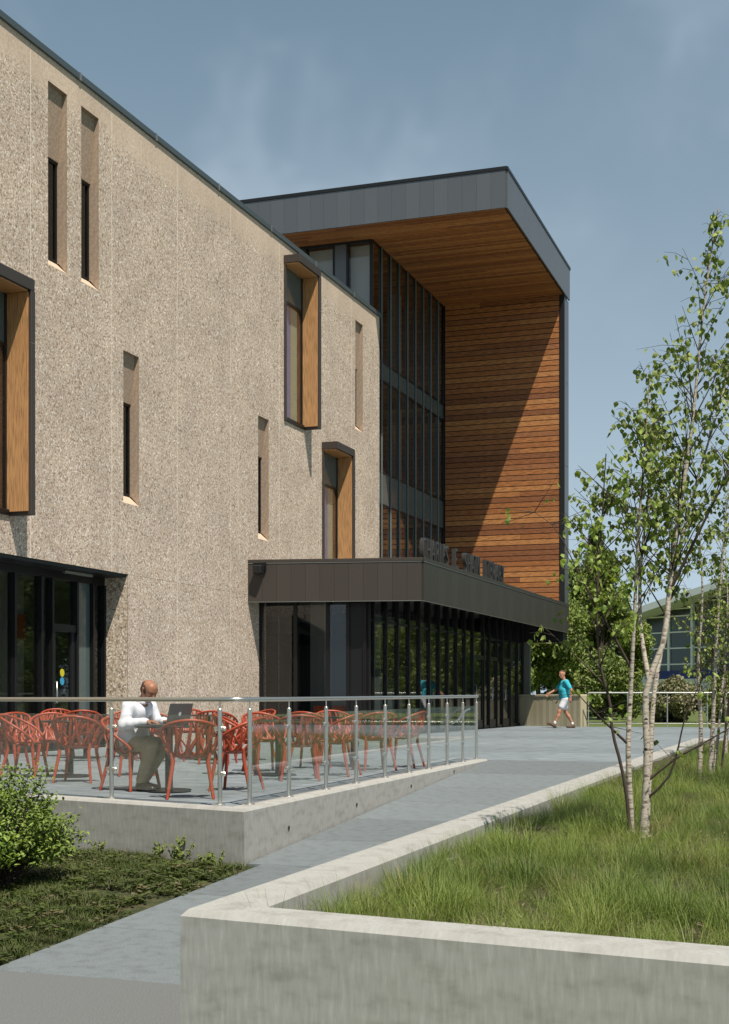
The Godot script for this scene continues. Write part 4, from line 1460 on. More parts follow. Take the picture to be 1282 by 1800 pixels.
func hand_bones(w: Vector3, dir: Vector3, palm_normal: Vector3, side: float, curl: float) -> Array:
	# wrist w, hand along dir, palm facing palm_normal, thumb on `side`
	var d := dir.normalized()
	var pn := (palm_normal - d * palm_normal.dot(d)).normalized()
	var across := d.cross(pn).normalized() * side
	var B := []
	var pc := w + d * 0.085
	for k in 4:
		var o := across * (0.03 - 0.02 * k)
		B.append([w + o * 0.5, pc + o, 0.02, 0.0135])
		var l: float = [0.07, 0.078, 0.073, 0.058][k]
		var kn := pc + o
		var d1 := (d * cos(curl) + pn * sin(curl)).normalized()
		var d2 := (d * cos(curl * 2.0) + pn * sin(curl * 2.0)).normalized()
		B.append([kn, kn + d1 * l * 0.55, 0.0095, 0.0085])
		B.append([kn + d1 * l * 0.55, kn + d1 * l * 0.55 + d2 * l * 0.45, 0.0085, 0.007])
	var tb := w + d * 0.03 + across * 0.03
	var t1 := tb + (d * 0.6 + across * 0.7 + pn * 0.3).normalized() * 0.04
	B.append([w + d * 0.02 + across * 0.015, tb, 0.017, 0.014])
	B.append([tb, t1, 0.0125, 0.0105])
	B.append([t1, t1 + (d * 0.9 + across * 0.25 + pn * 0.3).normalized() * 0.03, 0.0105, 0.0085])
	return B

func head_bones(c: Vector3, fwd: Vector3, up: Vector3, k := 1.0) -> Array:
	# c: middle of the head
	var f := fwd.normalized()
	var u := (up - f * up.dot(f)).normalized()
	var r := f.cross(u).normalized()
	var B := []
	B.append([c + (u * 0.035 - f * 0.022) * k, c + (u * 0.04 + f * 0.02) * k, 0.082 * k, 0.074 * k])      # skull
	B.append([c + (u * 0.0 + f * 0.03) * k, c + (-u * 0.075 + f * 0.05) * k, 0.064 * k, 0.04 * k])         # face to chin
	for s in [-1.0, 1.0]:
		B.append([c + (-u * 0.03 + r * 0.045 * s) * k, c + (-u * 0.08 + f * 0.045 + r * 0.018 * s) * k, 0.03 * k, 0.026 * k])  # jaw
		B.append([c + (u * 0.018 + r * 0.079 * s - f * 0.012) * k, c + (-u * 0.025 + r * 0.076 * s - f * 0.004) * k, 0.014 * k, 0.01 * k])  # ear
		B.append([c + (u * 0.03 + f * 0.082 + r * 0.014 * s) * k, c + (u * 0.028 + f * 0.07 + r * 0.045 * s) * k, 0.013 * k, 0.013 * k])  # brow
		B.append([c + (-u * 0.015 + f * 0.07 + r * 0.035 * s) * k, c + (-u * 0.03 + f * 0.065 + r * 0.03 * s) * k, 0.02 * k, 0.018 * k])  # cheek
	B.append([c + (u * 0.012 + f * 0.09) * k, c + (-u * 0.026 + f * 0.108) * k, 0.009 * k, 0.014 * k])     # nose
	B.append([c + (-u * 0.055 + f * 0.083 - r * 0.016) * k, c + (-u * 0.055 + f * 0.083 + r * 0.016) * k, 0.009 * k, 0.009 * k])  # lips
	return B

func people() -> void:
	sitting_person()
	walking_person()

func eyes_and_mouth(t: Node3D, c: Vector3, fwd: Vector3, up: Vector3) -> void:
	var f := fwd.normalized()
	var u := (up - f * up.dot(f)).normalized()
	var r := f.cross(u).normalized()
	var ball := SphereMesh.new()
	ball.radius = 0.0085
	ball.height = 0.017
	ball.radial_segments = 10
	ball.rings = 6
	for s in [-1.0, 1.0]:
		obj("eye", ball, mat(rgb(52, 40, 34), 0.3), t, c + u * 0.008 + f * 0.083 + r * 0.031 * s)
	obj("mouth", tube_mesh([c - u * 0.055 + f * 0.0905 - r * 0.022, c - u * 0.056 + f * 0.0945, c - u * 0.055 + f * 0.0905 + r * 0.022], [0.003, 0.0045, 0.003], 6), mat(rgb(132, 76, 66), 0.6), t)

func sitting_person() -> void:
	var t := thing("person", "person in white shirt and khaki trousers sitting at a laptop", "person", Vector3(-7.74, 0.0, -14.02), deg_to_rad(-15.6))
	var skin := mat(rgb(156, 108, 83), 0.5)
	skin.subsurf_scatter_enabled = true
	skin.subsurf_scatter_strength = 0.1
	var V := func(x, y, z): return Vector3(x, y, z)
	var hc := Vector3(0.29, 1.115, 0.0)
	var hf := Vector3(0.82, -0.5, 0.12)
	var hu := Vector3(0.5, 0.85, 0.0)
	# body: torso, arms, legs as one skin surface under the clothes
	var body := [[V.call(0, .55, 0), V.call(.08, .75, 0), .11, .1], [V.call(.08, .75, 0), V.call(.15, .92, 0), .1, .1], [V.call(.17, .95, 0), V.call(.24, 1.06, 0), .055, .052]]
	var wr := {}
	for s in [-1.0, 1.0]:
		body.append([V.call(.15, .95, .03 * s), V.call(.15, .95, .17 * s), .06, .05])
		var el := Vector3(.15, .735, .25 * s) if s > 0 else Vector3(.2, .75, .24 * s)
		var w := Vector3(.39, .775, .13 * s) if s > 0 else Vector3(.42, .775, .12 * s)
		wr[s] = w
		body.append([V.call(.15, .95, .19 * s), el, .042, .036])
		body.append([el, w, .035, .025])
		body.append([V.call(0, .53, .08 * s), V.call(.43, .51, .11 * s), .08, .055])
		body.append([V.call(.43, .51, .11 * s), V.call(.2 + .06 * s, .1, .09 * s), .05, .035])
	var parts := [net(body, 0.016, 0.03), net(head_bones(hc, hf, hu, 1.0) + [[hc - hu * 0.06 - hf * 0.02, V.call(.2, 1.0, 0), .052, .055]], 0.007, 0.018)]
	for s in [-1.0, 1.0]:
		parts.append(net(hand_bones(wr[s], Vector3(0.95, 0.0, -0.25 * s), Vector3.DOWN, -s * 1.0, 0.35), 0.006, 0.008))
	obj("body", joined(parts), skin, t)
	# shirt
	var sh := [[V.call(-.02, .56, 0), V.call(.05, .72, 0), .15, .145], [V.call(.05, .72, 0), V.call(.13, .9, 0), .145, .125], [V.call(-.02, .52, -.05), V.call(-.02, .52, .05), .13, .13]]
	for s in [-1.0, 1.0]:
		sh.append([V.call(.13, .9, .05 * s), V.call(.14, .945, .16 * s), .105, .075])
		var el := Vector3(.15, .735, .25 * s) if s > 0 else Vector3(.2, .75, .24 * s)
		sh.append([V.call(.15, .94, .18 * s), el, .068, .056])
		sh.append([el, el.lerp(wr[s], 0.96), .058, .038])
		sh.append([el + Vector3(0, 0.02, 0), el + Vector3(-0.03, 0.03, 0.01 * s), .05, .03])
		# folds
		for q in [[.3, .06], [.55, .052], [.8, .047]]:
			var m: Vector3 = el.lerp(wr[s], q[0])
			sh.append([m + Vector3(0, .008, -.02), m + Vector3(.015, .006, .02), q[1] * .92, q[1] * .9])
	for q in [[.58, .16], [.66, .152], [.76, .146]]:
		sh.append([V.call(.06, q[0], -.09), V.call(.08, q[0] - .03, .09), q[1] * .72, q[1] * .7])
	var collar := [[V.call(.17, .995, -.055), V.call(.26, .985, -.03), .028, .02], [V.call(.17, .995, .055), V.call(.26, .985, .03), .028, .02], [V.call(.15, 1.0, -.05), V.call(.15, 1.0, .05), .028, .028]]
	obj("shirt", joined([net(sh, 0.013, 0.03), net(collar, 0.008, 0.012)]), mat(rgb(226, 228, 234), 0.8), t)
	# trousers
	var tr := [[V.call(-.02, .51, -.06), V.call(-.02, .51, .06), .125, .125]]
	for s in [-1.0, 1.0]:
		tr.append([V.call(0, .53, .08 * s), V.call(.43, .52, .11 * s), .1, .075])
		tr.append([V.call(.43, .51, .11 * s), V.call(.2 + .06 * s, .13, .09 * s), .072, .058])
		tr.append([V.call(.4, .47, .11 * s), V.call(.34, .46, .1 * s), .06, .05])
	obj("trousers", net(tr, 0.014, 0.035), mat(rgb(156, 140, 112), 0.85), t)
	for s in [-1.0, 1.0]:
		var an := Vector3(.2 + .06 * s, .1, .09 * s)
		var toe := an + Vector3(.17, -.062, .02 * s) if s > 0 else an + Vector3(.15, -.065, -.02)
		obj("shoe", net([[an + Vector3(-.02, -.03, 0), toe, .045, .036], [an + Vector3(-.03, -.055, 0), toe + Vector3(.02, 0, 0), .042, .034], [an, an + Vector3(0, .03, 0), .045, .045]], 0.011, 0.02), mat(rgb(36, 30, 27), 0.4), t)
	obj("belt", tube_mesh([V.call(.11, .575, -.12), V.call(.135, .565, -.06), V.call(.14, .56, 0), V.call(.135, .565, .06), V.call(.11, .575, .12)], [.014, .016, .016, .016, .014], 6), M.shoe_leather if M.has("shoe_leather") else mat(rgb(52, 34, 26), 0.5), t)
	# close cropped hair round the back and sides
	var f := hf.normalized()
	var u := (hu - f * hu.dot(f)).normalized()
	var r := f.cross(u).normalized()
	obj("hair", net([[hc + u * 0.025 - f * 0.03, hc + u * 0.0 - f * 0.034, .0845, .077], [hc + u * 0.008 - f * 0.018 - r * 0.012, hc + u * 0.008 - f * 0.018 + r * 0.012, .0765, .0765]], 0.007, 0.01), mat(rgb(70, 52, 43), 0.85), t)
	eyes_and_mouth(t, hc, hf, hu)

func walking_person() -> void:
	var z := -44.06
	var t := thing("person", "person in turquoise shirt and white shorts walking across the plaza", "person", Vector3(-8.87, fy(z), z), deg_to_rad(207.0))
	var skin := mat(rgb(186, 132, 104), 0.5)
	var V := func(x, y, zz): return Vector3(x, y, zz)
	var hc := Vector3(0.08, 1.69, 0.0)
	var hf := Vector3(1, -0.05, -0.5)
	var sh0 := V.call(0.0, 1.47, 0)
	var knees := {-1.0: Vector3(.2, .53, -.1), 1.0: Vector3(-.06, .5, .1)}
	var ankles := {-1.0: Vector3(.36, .13, -.09), 1.0: Vector3(-.3, .1, .1)}
	var elb := {-1.0: Vector3(-.13, 1.2, -.3), 1.0: Vector3(.2, 1.22, .28)}
	var wri := {-1.0: Vector3(-.1, .95, -.31), 1.0: Vector3(.43, 1.09, .26)}
	var body := [[V.call(0, .95, 0), V.call(0, 1.2, 0), .13, .14], [V.call(0, 1.2, 0), V.call(0, 1.42, 0), .14, .1], [V.call(.01, 1.47, 0), V.call(.05, 1.6, 0), .06, .058]]
	for s in [-1.0, 1.0]:
		body.append([V.call(0, 1.46, .04 * s), V.call(0, 1.45, .19 * s), .07, .06])
		body.append([V.call(0, 1.44, .2 * s), elb[s], .052, .044])
		body.append([elb[s], wri[s], .043, .029])
		body.append([V.call(0, .93, .09 * s), knees[s], .09, .06])
		body.append([knees[s], knees[s].lerp(ankles[s], .35) + Vector3(-.02, 0, 0), .056, .058])
		body.append([knees[s].lerp(ankles[s], .35) + Vector3(-.02, 0, 0), ankles[s], .056, .036])
	var parts := [net(body, 0.02, 0.03), net(head_bones(hc, hf, Vector3.UP, 1.06) + [[hc + Vector3(-.02, -.06, 0), V.call(.02, 1.5, 0), .06, .062]], 0.009, 0.018)]
	for s in [-1.0, 1.0]:
		parts.append(net(hand_bones(wri[s], wri[s] - elb[s] + Vector3(0, -.05, 0), Vector3(-0.3, 0, -s), 1.0 if s > 0 else -1.0, 0.4), 0.007, 0.008))
	obj("body", joined(parts), skin, t)
	var shirt := [[V.call(0, .96, -.05), V.call(0, .96, .05), .155, .155], [V.call(0.015, .98, 0), V.call(.02, 1.2, 0), .165, .17], [V.call(.02, 1.2, 0), V.call(.01, 1.4, 0), .17, .13]]
	for s in [-1.0, 1.0]:
		shirt.append([V.call(.01, 1.38, .05 * s), V.call(0, 1.45, .17 * s), .11, .085])
		shirt.append([V.call(0, 1.45, .19 * s), Vector3(0, 1.44, .2 * s).lerp(elb[s], .72), .08, .072])
	for q in [1.02, 1.1, 1.19]:
		shirt.append([V.call(.03, q, -.1), V.call(.05, q - .03, .1), .115, .11])
	obj("shirt", net(shirt, 0.016, 0.03), mat(rgb(58, 178, 196), 0.85), t)
	var shorts := [[V.call(0, .92, -.06), V.call(0, .92, .06), .15, .15]]
	for s in [-1.0, 1.0]:
		shorts.append([V.call(0, .92, .09 * s), Vector3(0, .92, .09 * s).lerp(knees[s], .62), .115, .1])
	obj("shorts", net(shorts, 0.016, 0.03), mat(rgb(226, 226, 232), 0.85), t)
	for s in [-1.0, 1.0]:
		var a: Vector3 = ankles[s]
		obj("sock", net([[a + Vector3(0, -.01, 0), a + (knees[s] - a).normalized() * 0.07, .043, .046]], 0.012, 0.01), mat(rgb(232, 232, 232), 0.9), t)
		var toe := a + (Vector3(.2, 0.02, 0) if s < 0 else Vector3(.19, -.055, 0))
		var heel := a + Vector3(-.03, -.075 if s < 0 else -.05, 0)
		obj("shoe", net([[heel, toe + Vector3(-.06, -.01, 0), .05, .045], [toe + Vector3(-.07, 0, 0), toe, .048, .04], [a + Vector3(0, -.04, 0), a, .05, .048]], 0.014, 0.02), mat(rgb(96, 76, 58), 0.8), t)
	var f := hf.normalized()
	var r := f.cross(Vector3.UP).normalized()
	obj("hair", net([[hc + Vector3.UP * .06 - f * .03, hc + Vector3.UP * .068 + f * .02, .082, .068], [hc - f * .045, hc + Vector3.UP * .04 - f * .045, .068, .075]], 0.01, 0.015), mat(rgb(78, 52, 38), 0.85), t)
	eyes_and_mouth(t, hc, hf, Vector3.UP)

# ------------------------------------------------------------------ plants
func multi(called: String, mesh: Mesh, xf: Array, cols: Array, m: Material, parent: Node) -> MultiMeshInstance3D:
	var mm := MultiMesh.new()
	mm.transform_format = MultiMesh.TRANSFORM_3D
	mm.use_colors = true
	mm.mesh = mesh
	mm.instance_count = xf.size()
	for i in xf.size():
		mm.set_instance_transform(i, xf[i])
		mm.set_instance_color(i, cols[i])
	var o := MultiMeshInstance3D.new()
	o.multimesh = mm
	o.material_override = m
	o.name = numbered(called) if parent == self else called
	parent.add_child(o, true)
	return o

func white_vertices(st: SurfaceTool) -> ArrayMesh:
	return done(st)

func blade(st: SurfaceTool, base: Vector3, yaw: float, lean: float, length: float, w: float, segs: int, droop: float) -> void:
	var d := Vector3(cos(yaw), 0, sin(yaw))
	var side := Vector3(-d.z, 0, d.x) * w * 0.5
	var p := base
	var ang := lean
	var prev := p
	st.set_smooth_group(1)
	for i in segs:
		var t := (i + 1.0) / segs
		var dir := d * sin(ang) + Vector3.UP * cos(ang)
		p = prev + dir * length / segs
		var s0 := side * (1.0 - float(i) / segs * 0.8)
		var s1 := side * (1.0 - t * 0.8)
		if i == segs - 1:
			st.add_vertex(prev - s0); st.add_vertex(p); st.add_vertex(prev + s0)
		else:
			st.add_vertex(prev - s0); st.add_vertex(p - s1); st.add_vertex(p + s1)
			st.add_vertex(prev - s0); st.add_vertex(p + s1); st.add_vertex(prev + s0)
		prev = p
		ang += droop / segs

func tuft_mesh(n: int, length: float, w: float, spread: float, lean: float, droop: float) -> ArrayMesh:
	var st := S()
	for i in n:
		var yaw := rng.randf() * TAU
		var r := sqrt(rng.randf()) * spread
		blade(st, Vector3(cos(yaw) * r, 0, sin(yaw) * r), yaw + rng.randf_range(-0.6, 0.6), rng.randf_range(0.05, lean), length * rng.randf_range(0.55, 1.0), w, 4, rng.randf_range(0.3, droop))
	return done(st)

func leaf_mesh(l: float, w: float) -> ArrayMesh:
	# pointed oval folded along its rib, stalk end at the origin, hanging along -y
	var st := S()
	var rib := [Vector3(0, 0, 0), Vector3(0, -l * 0.35, 0.004), Vector3(0, -l * 0.7, 0.002), Vector3(0, -l, -0.006)]
	for s in [-1.0, 1.0]:
		var e1 := Vector3(s * w * 0.5, -l * 0.28, -0.1 * w)
		var e2 := Vector3(s * w * 0.36, -l * 0.62, -0.08 * w)
		var n := Vector3(0, 0, 1)
		tri(st, rib[0], e1, rib[1], n)
		tri(st, rib[1], e1, e2, n)
		tri(st, rib[1], e2, rib[2], n)
		tri(st, rib[2], e2, rib[3], n)
	return done(st)

func plants() -> void:
	sedge()
	weeds()
	bush()
	birches()
	far_trees()

func sedge() -> void:
	var kinds := [tuft_mesh(110, 0.34, 0.003, 0.1, 0.9, 2.4), tuft_mesh(100, 0.29, 0.003, 0.11, 1.1, 2.5), tuft_mesh(90, 0.38, 0.0028, 0.09, 0.75, 2.2)]
	var fields := [[], [], []]
	var cols := [[], [], []]
	var patch := noise(81, 0.55, 3)
	var tone := noise(83, 0.3, 3)
	var x := -2.75
	while x < 3.2:
		var z := -6.0
		while z > -31.5:
			var far := clampf((-z - 9.0) / 10.0, 0.0, 1.0)
			var step := lerpf(0.13, 0.24, far)
			var px := x + rng.randf_range(-0.08, 0.08)
			var pz := z + rng.randf_range(-0.08, 0.08)
			if rng.randf() < lerpf(1.0, 0.75, far) and px > planter_x(pz) + 0.34 and pz < -4.57 - 0.1656 * (8.0 - px) - 0.1:
				var v := patch.get_noise_2d(px * 1.6, pz * 1.6)
				# bare litter in the sharp corner and in a few gaps
				var corner := Vector2(px + 2.7, pz + 6.5).length()
				if v > -0.42 and (corner > 0.32 or rng.randf() < 0.25):
					var k := rng.randi_range(0, 2)
					var sc := rng.randf_range(0.6, 1.0) * (0.86 + 0.8 * maxf(v, -0.2))
					fields[k].append(Transform3D(Basis(Vector3.UP, rng.randf() * TAU).scaled(Vector3(sc * 1.05, sc, sc * 1.05)), Vector3(px, soil_y(px, pz) - 0.02, pz)))
					var g := 0.5 + 0.9 * tone.get_noise_2d(px, pz) + rng.randf_range(-0.25, 0.25)
					var c := Color(0.085, 0.145, 0.022).lerp(Color(0.22, 0.28, 0.055), clampf(g, 0, 1))
					if rng.randf() < 0.09:
						c = c.lerp(Color(0.36, 0.28, 0.12), 0.6)
					cols[k].append(c)
			z -= step
		x += 0.16
	var scraps := []
	var sc_cols := []
	for i in 1500:
		var px := rng.randf_range(-2.8, -0.6)
		var pz := rng.randf_range(-11.0, -6.1)
		if pz > -4.57 - 0.1656 * (8.0 - px) - 0.03 or px < planter_x(pz) + 0.31:
			continue
		scraps.append(Transform3D(Basis.from_euler(Vector3(rng.randf_range(-0.4, 0.4) + PI / 2, rng.randf() * TAU, 0)).scaled(Vector3.ONE * rng.randf_range(0.4, 1.0)), Vector3(px, soil_y(px, pz) + 0.022, pz)))
		sc_cols.append(Color(0.16, 0.12, 0.08).lerp(Color(0.42, 0.34, 0.24), rng.randf()))
	var lit := multi("dry_litter", leaf_mesh(0.07, 0.016), scraps, sc_cols, M.plant, self)
	tag(lit, "dry brown leaf scraps lying on the planter soil", "litter")
	lit.set_meta("kind", "stuff")
	for k in 3:
		var o := multi("sedge_grass", kinds[k], fields[k], cols[k], M.plant, self)
		tag(o, "fine arching yellow green sedge filling the planter", "grass")
		o.set_meta("kind", "stuff")

func weeds() -> void:
	var low := tuft_mesh(16, 0.11, 0.006, 0.05, 0.8, 1.2)
	var st := S()
	for i in 9:
		var yaw := rng.randf() * TAU
		var p := Vector3(cos(yaw), 0, sin(yaw)) * rng.randf() * 0.05 + Vector3.UP * rng.randf_range(0.015, 0.06)
		var d := Vector3(cos(yaw * 3), 0.25, sin(yaw * 3)).normalized() * 0.046
		var s := d.cross(Vector3.UP).normalized() * 0.019
		quad(st, p, p + d * 0.5 + s, p + d, p + d * 0.5 - s, Vector3.UP)
	var broad := done(st)
	var fx := [[], []]
	var cols := [[], []]
	var nn := noise(91, 0.5, 3)
	for i in 26000:
		var x := rng.randf_range(-11.0, -5.22)
		var z := rng.randf_range(-13.4, -4.0)
		if z < -11.85 + (x + 5.36) * 0.318 + 0.1:
			continue
		var v := nn.get_noise_2d(x * 2.0, z * 2.0)
		if v < -0.4 or (x > -5.32 and rng.randf() < 0.6):
			continue
		var k := 0 if rng.randf() < 0.55 + v * 0.5 else 1
		var sc := rng.randf_range(0.5, 1.15)
		fx[k].append(Transform3D(Basis(Vector3.UP, rng.randf() * TAU).scaled(Vector3.ONE * sc), Vector3(x, lawn_y(x, z) - 0.005, z)))
		var c := Color(0.04, 0.06, 0.012).lerp(Color(0.11, 0.14, 0.03), rng.randf())
		if rng.randf() < 0.1:
			c = Color(0.16, 0.135, 0.07)
		cols[k].append(c)
	for k in 2:
		var o := multi("lawn_grass" if k == 0 else "lawn_weeds", [low, broad][k], fx[k], cols[k], M.plant, self)
		tag(o, ["short dark grass tufts on the rough lawn", "low broadleaf weeds spread over the rough lawn"][k], "grass" if k == 0 else "weeds")
		o.set_meta("kind", "stuff")
	# taller weeds rooted at the foot of the terrace wall
	var spots := [[-6.35, -12.02, 0.2], [-6.12, -11.95, 0.3], [-6.02, -11.93, 0.22], [-7.1, -12.2, 0.18], [-7.62, -12.36, 0.22], [-5.62, -11.8, 0.2], [-5.75, -11.84, 0.16]]
	for i in spots.size():
		var s: Array = spots[i]
		var p := Vector3(s[0], lawn_y(s[0], s[1]) - 0.01, s[1])
		var t := thing("wall_weed", ["bright leafy weed beside the tallest one at the terrace wall foot", "tallest bright leafy weed at the terrace wall foot", "bright leafy weed at the wall foot, between tallest weed and corner", "lone small leafy weed midway along the terrace wall foot", "bright leafy weed at the wall foot next to the bush", "bright leafy weed at the wall foot right at the walk", "smallest leafy weed at the wall foot near the walk"][i], "weed", p, 0.0, "weeds along the terrace wall foot")
		var stt := S()
		var xf := []
		var cl := []
		for k in 6:
			var a := rng.randf() * TAU
			var top: Vector3 = Vector3(cos(a) * 0.5, 1.0, sin(a) * 0.5) * s[2] * rng.randf_range(0.6, 1.0)
			tube(stt, [Vector3.ZERO, top * 0.5 + Vector3(0, 0.01, 0), top], [0.003, 0.0025, 0.0015], 4)
			for j in 11:
				var q := top * rng.randf_range(0.25, 1.0)
				xf.append(Transform3D(Basis.from_euler(Vector3(rng.randf_range(-1.6, -0.3), rng.randf() * TAU, 0)).scaled(Vector3.ONE * rng.randf_range(0.6, 1.1)), q))
				cl.append(Color(0.11, 0.15, 0.03).lerp(Color(0.2, 0.24, 0.05), rng.randf()))
		obj("stem", done(stt), M.leaf1, t)
		var lv := multi("leaves", leaf_mesh(0.05, 0.03), xf, cl, M.plant, t)
		lv.set_meta("kind", "stuff")

func scatter_leaves(t: Node3D, mesh: Mesh, xf: Array, single: int, tint: Callable) -> void:
	# the leaves that show largest are parts of their own, the rest one mass
	var order := range(xf.size())
	var away := PackedFloat32Array()
	for x in xf:
		away.append((t.transform * x.origin).distance_squared_to(EYE))
	order.sort_custom(func(a, b): return away[a] < away[b])
	var crown := node("crown", t)
	var rest := []
	var cols := []
	for k in order.size():
		var x: Transform3D = xf[order[k]]
		if k < single:
			var o := obj("leaf", mesh, M["leaf%d" % rng.randi_range(0, 4)], crown)
			o.transform = x
		else:
			rest.append(x)
			cols.append(tint.call())
	var m := multi("leaves", mesh, rest, cols, M.plant, crown)
	m.set_meta("kind", "stuff")

func bush() -> void:
	var t := thing("bush", "round bright green leafy bush beside the terrace wall", "bush", Vector3(-6.9, lawn_y(-6.9, -10.25), -10.25))
	var st := S()
	var xf := []
	var nn := noise(101, 2.2, 2)
	for i in 230:
		var a := rng.randf() * TAU
		var el := asin(rng.randf_range(-0.05, 1.0))
		var d := Vector3(cos(a) * cos(el), sin(el), sin(a) * cos(el))
		var r := 0.6 * (1.0 + 0.3 * nn.get_noise_3d(d.x, d.y, d.z)) * rng.randf_range(0.85, 1.12)
		var tip := Vector3(0, 0.28, 0) + d * Vector3(1.0, 1.16, 1.0) * r
		var root := Vector3(rng.randf_range(-0.08, 0.08), 0.0, rng.randf_range(-0.08, 0.08))
		var mid := root.lerp(tip, 0.5) + Vector3(0, 0.05, 0)
		tube(st, [root, mid, tip], [0.008, 0.005, 0.0015], 4)
		for j in 44:
			var q := mid.lerp(tip, pow(rng.randf(), 0.6)) + Vector3(rng.randf_range(-1, 1), rng.randf_range(-1, 1), rng.randf_range(-1, 1)) * 0.06
			var b := Basis.from_euler(Vector3(rng.randf_range(-2.3, -0.4), rng.randf() * TAU, rng.randf_range(-0.5, 0.5)))
			xf.append(Transform3D(b.scaled(Vector3.ONE * rng.randf_range(0.7, 1.15)), q))
	obj("branches", done(st), M.bark_dark, t)
	scatter_leaves(t, leaf_mesh(0.05, 0.027), xf, 300, func(): return Color(0.1, 0.16, 0.022).lerp(Color(0.25, 0.33, 0.06), rng.randf()))

func limb(st: SurfaceTool, pts: Array, r0: float, r1: float, sides := 7) -> void:
	var rr := []
	for i in pts.size():
		rr.append(lerpf(r0, r1, pow(i / float(pts.size() - 1), 0.85)))
	tube(st, pts, rr, sides)

func smooth_path(p: Array, n: int) -> Array:
	var c := Curve3D.new()
	for i in p.size():
		var a: Vector3 = p[maxi(i - 1, 0)]
		var b: Vector3 = p[mini(i + 1, p.size() - 1)]
		c.add_point(p[i], -(b - a) / 6.0, (b - a) / 6.0)
	var L := c.get_baked_length()
	var out := []
	for i in n:
		out.append(c.sample_baked(L * i / (n - 1.0)))
	return out

func birch(at: Vector3, label: String, stems: Array, leaves: int, single: int, lsize: float, scale := 1.0, bare := 0.28, extra := []) -> void:
	var t := thing("birch_tree", label, "tree", at, deg_to_rad(19.46), "young birches in the planter")
	var xf := []
	var br := S()
	var twigs := []
	for s in stems:
		var pts := smooth_path(s.p.map(func(q): return Vector3(q[0], q[1], q[2]) * scale), 26)
		var st := S()
		limb(st, pts, s.r * scale, 0.004, 9)
		obj("trunk" if s.r > 0.02 else "stem", done(st), M.birch if s.white else M.bark_dark, t)
		if s.white:
			# raised dark scars on the bark
			for k in 13:
				var f := rng.randf_range(0.03, 0.62)
				var i := int(f * 25)
				var p: Vector3 = pts[i].lerp(pts[i + 1], f * 25 - i)
				var r: float = lerpf(s.r * scale, 0.004, pow(f, 0.85))
				var a := rng.randf() * TAU
				var c := []
				for j in 5:
					var w := a + (j - 2) * 0.3
					c.append(p + Vector3(cos(w) * r, -absf(j - 2) * 0.005, sin(w) * r))
				obj("bark_scar", tube_mesh(c, [0.0015, 0.0045, 0.0065, 0.0045, 0.0015], 5), M.scar, t)
		var total: float = pts[25].y - pts[0].y
		var nb := int(26 * total / 4.0) + 6
		for k in nb:
			var f := rng.randf_range(bare, 0.98)
			var i := mini(int(f * 25), 24)
			var p: Vector3 = pts[i].lerp(pts[i + 1], f * 25 - i)
			var a := rng.randf() * TAU
			var L := (1.0 - f) * total * 0.36 + 0.2 * scale
			L = minf(L, 0.8 * scale) * rng.randf_range(0.6, 1.1)
			var up := rng.randf_range(0.8, 2.1)
			var d := Vector3(cos(a), up, sin(a)).normalized()
			var m := p + d * L * 0.5
			var e := p + d * L + Vector3(0, -0.12 * L * rng.randf(), 0)
			limb(br, [p, m, e], lerpf(0.009, 0.004, f) * scale, 0.0015, 4)
			twigs.append([m, e, 1.0])
			for j in 3:
				var q := p.lerp(e, rng.randf_range(0.3, 0.9))
				var a2 := rng.randf() * TAU
				var e2 := q + (Vector3(cos(a2), rng.randf_range(-0.35, 0.6), sin(a2))).normalized() * L * rng.randf_range(0.25, 0.5)
				limb(br, [q, q.lerp(e2, 0.5) + Vector3(0, 0.02, 0), e2], 0.003, 0.001, 3)
				twigs.append([q, e2, 1.0])
		twigs.append([pts[20], pts[25], 2.0])
	for q in extra:
		var pts := smooth_path(q.map(func(v): return Vector3(v[0], v[1], v[2]) * scale), 10)
		limb(br, pts, 0.012 * scale, 0.002, 6)
		for j in 7:
			var o: Vector3 = pts[rng.randi_range(3, 9)]
			var a := rng.randf() * TAU
			var e := o + Vector3(cos(a), rng.randf_range(-0.2, 0.8), sin(a)) * 0.35
			limb(br, [o, o.lerp(e, 0.5), e], 0.004, 0.001, 3)
			twigs.append([o, e, 0.25])
	obj("branches", done(br), M.bark_dark, t)
	var sum := 0.0
	for w in twigs:
		sum += w[2] * w[0].distance_to(w[1])
	for w in twigs:
		var n := int(leaves * w[2] * w[0].distance_to(w[1]) / sum + rng.randf())
		for j in n:
			var q: Vector3 = w[0].lerp(w[1], pow(rng.randf(), 0.8)) + Vector3(rng.randf_range(-1, 1), rng.randf_range(-1.2, 0.3), rng.randf_range(-1, 1)) * 0.05 * scale
			var b := Basis.from_euler(Vector3(rng.randf_range(-0.9, 0.7), rng.randf() * TAU, rng.randf_range(-0.5, 0.5)))
			xf.append(Transform3D(b.scaled(Vector3.ONE * rng.randf_range(0.65, 1.2)), q))
	scatter_leaves(t, leaf_mesh(lsize, lsize * 0.82), xf, single, func(): return Color(0.13, 0.18, 0.035).lerp(Color(0.32, 0.38, 0.1), rng.randf()))

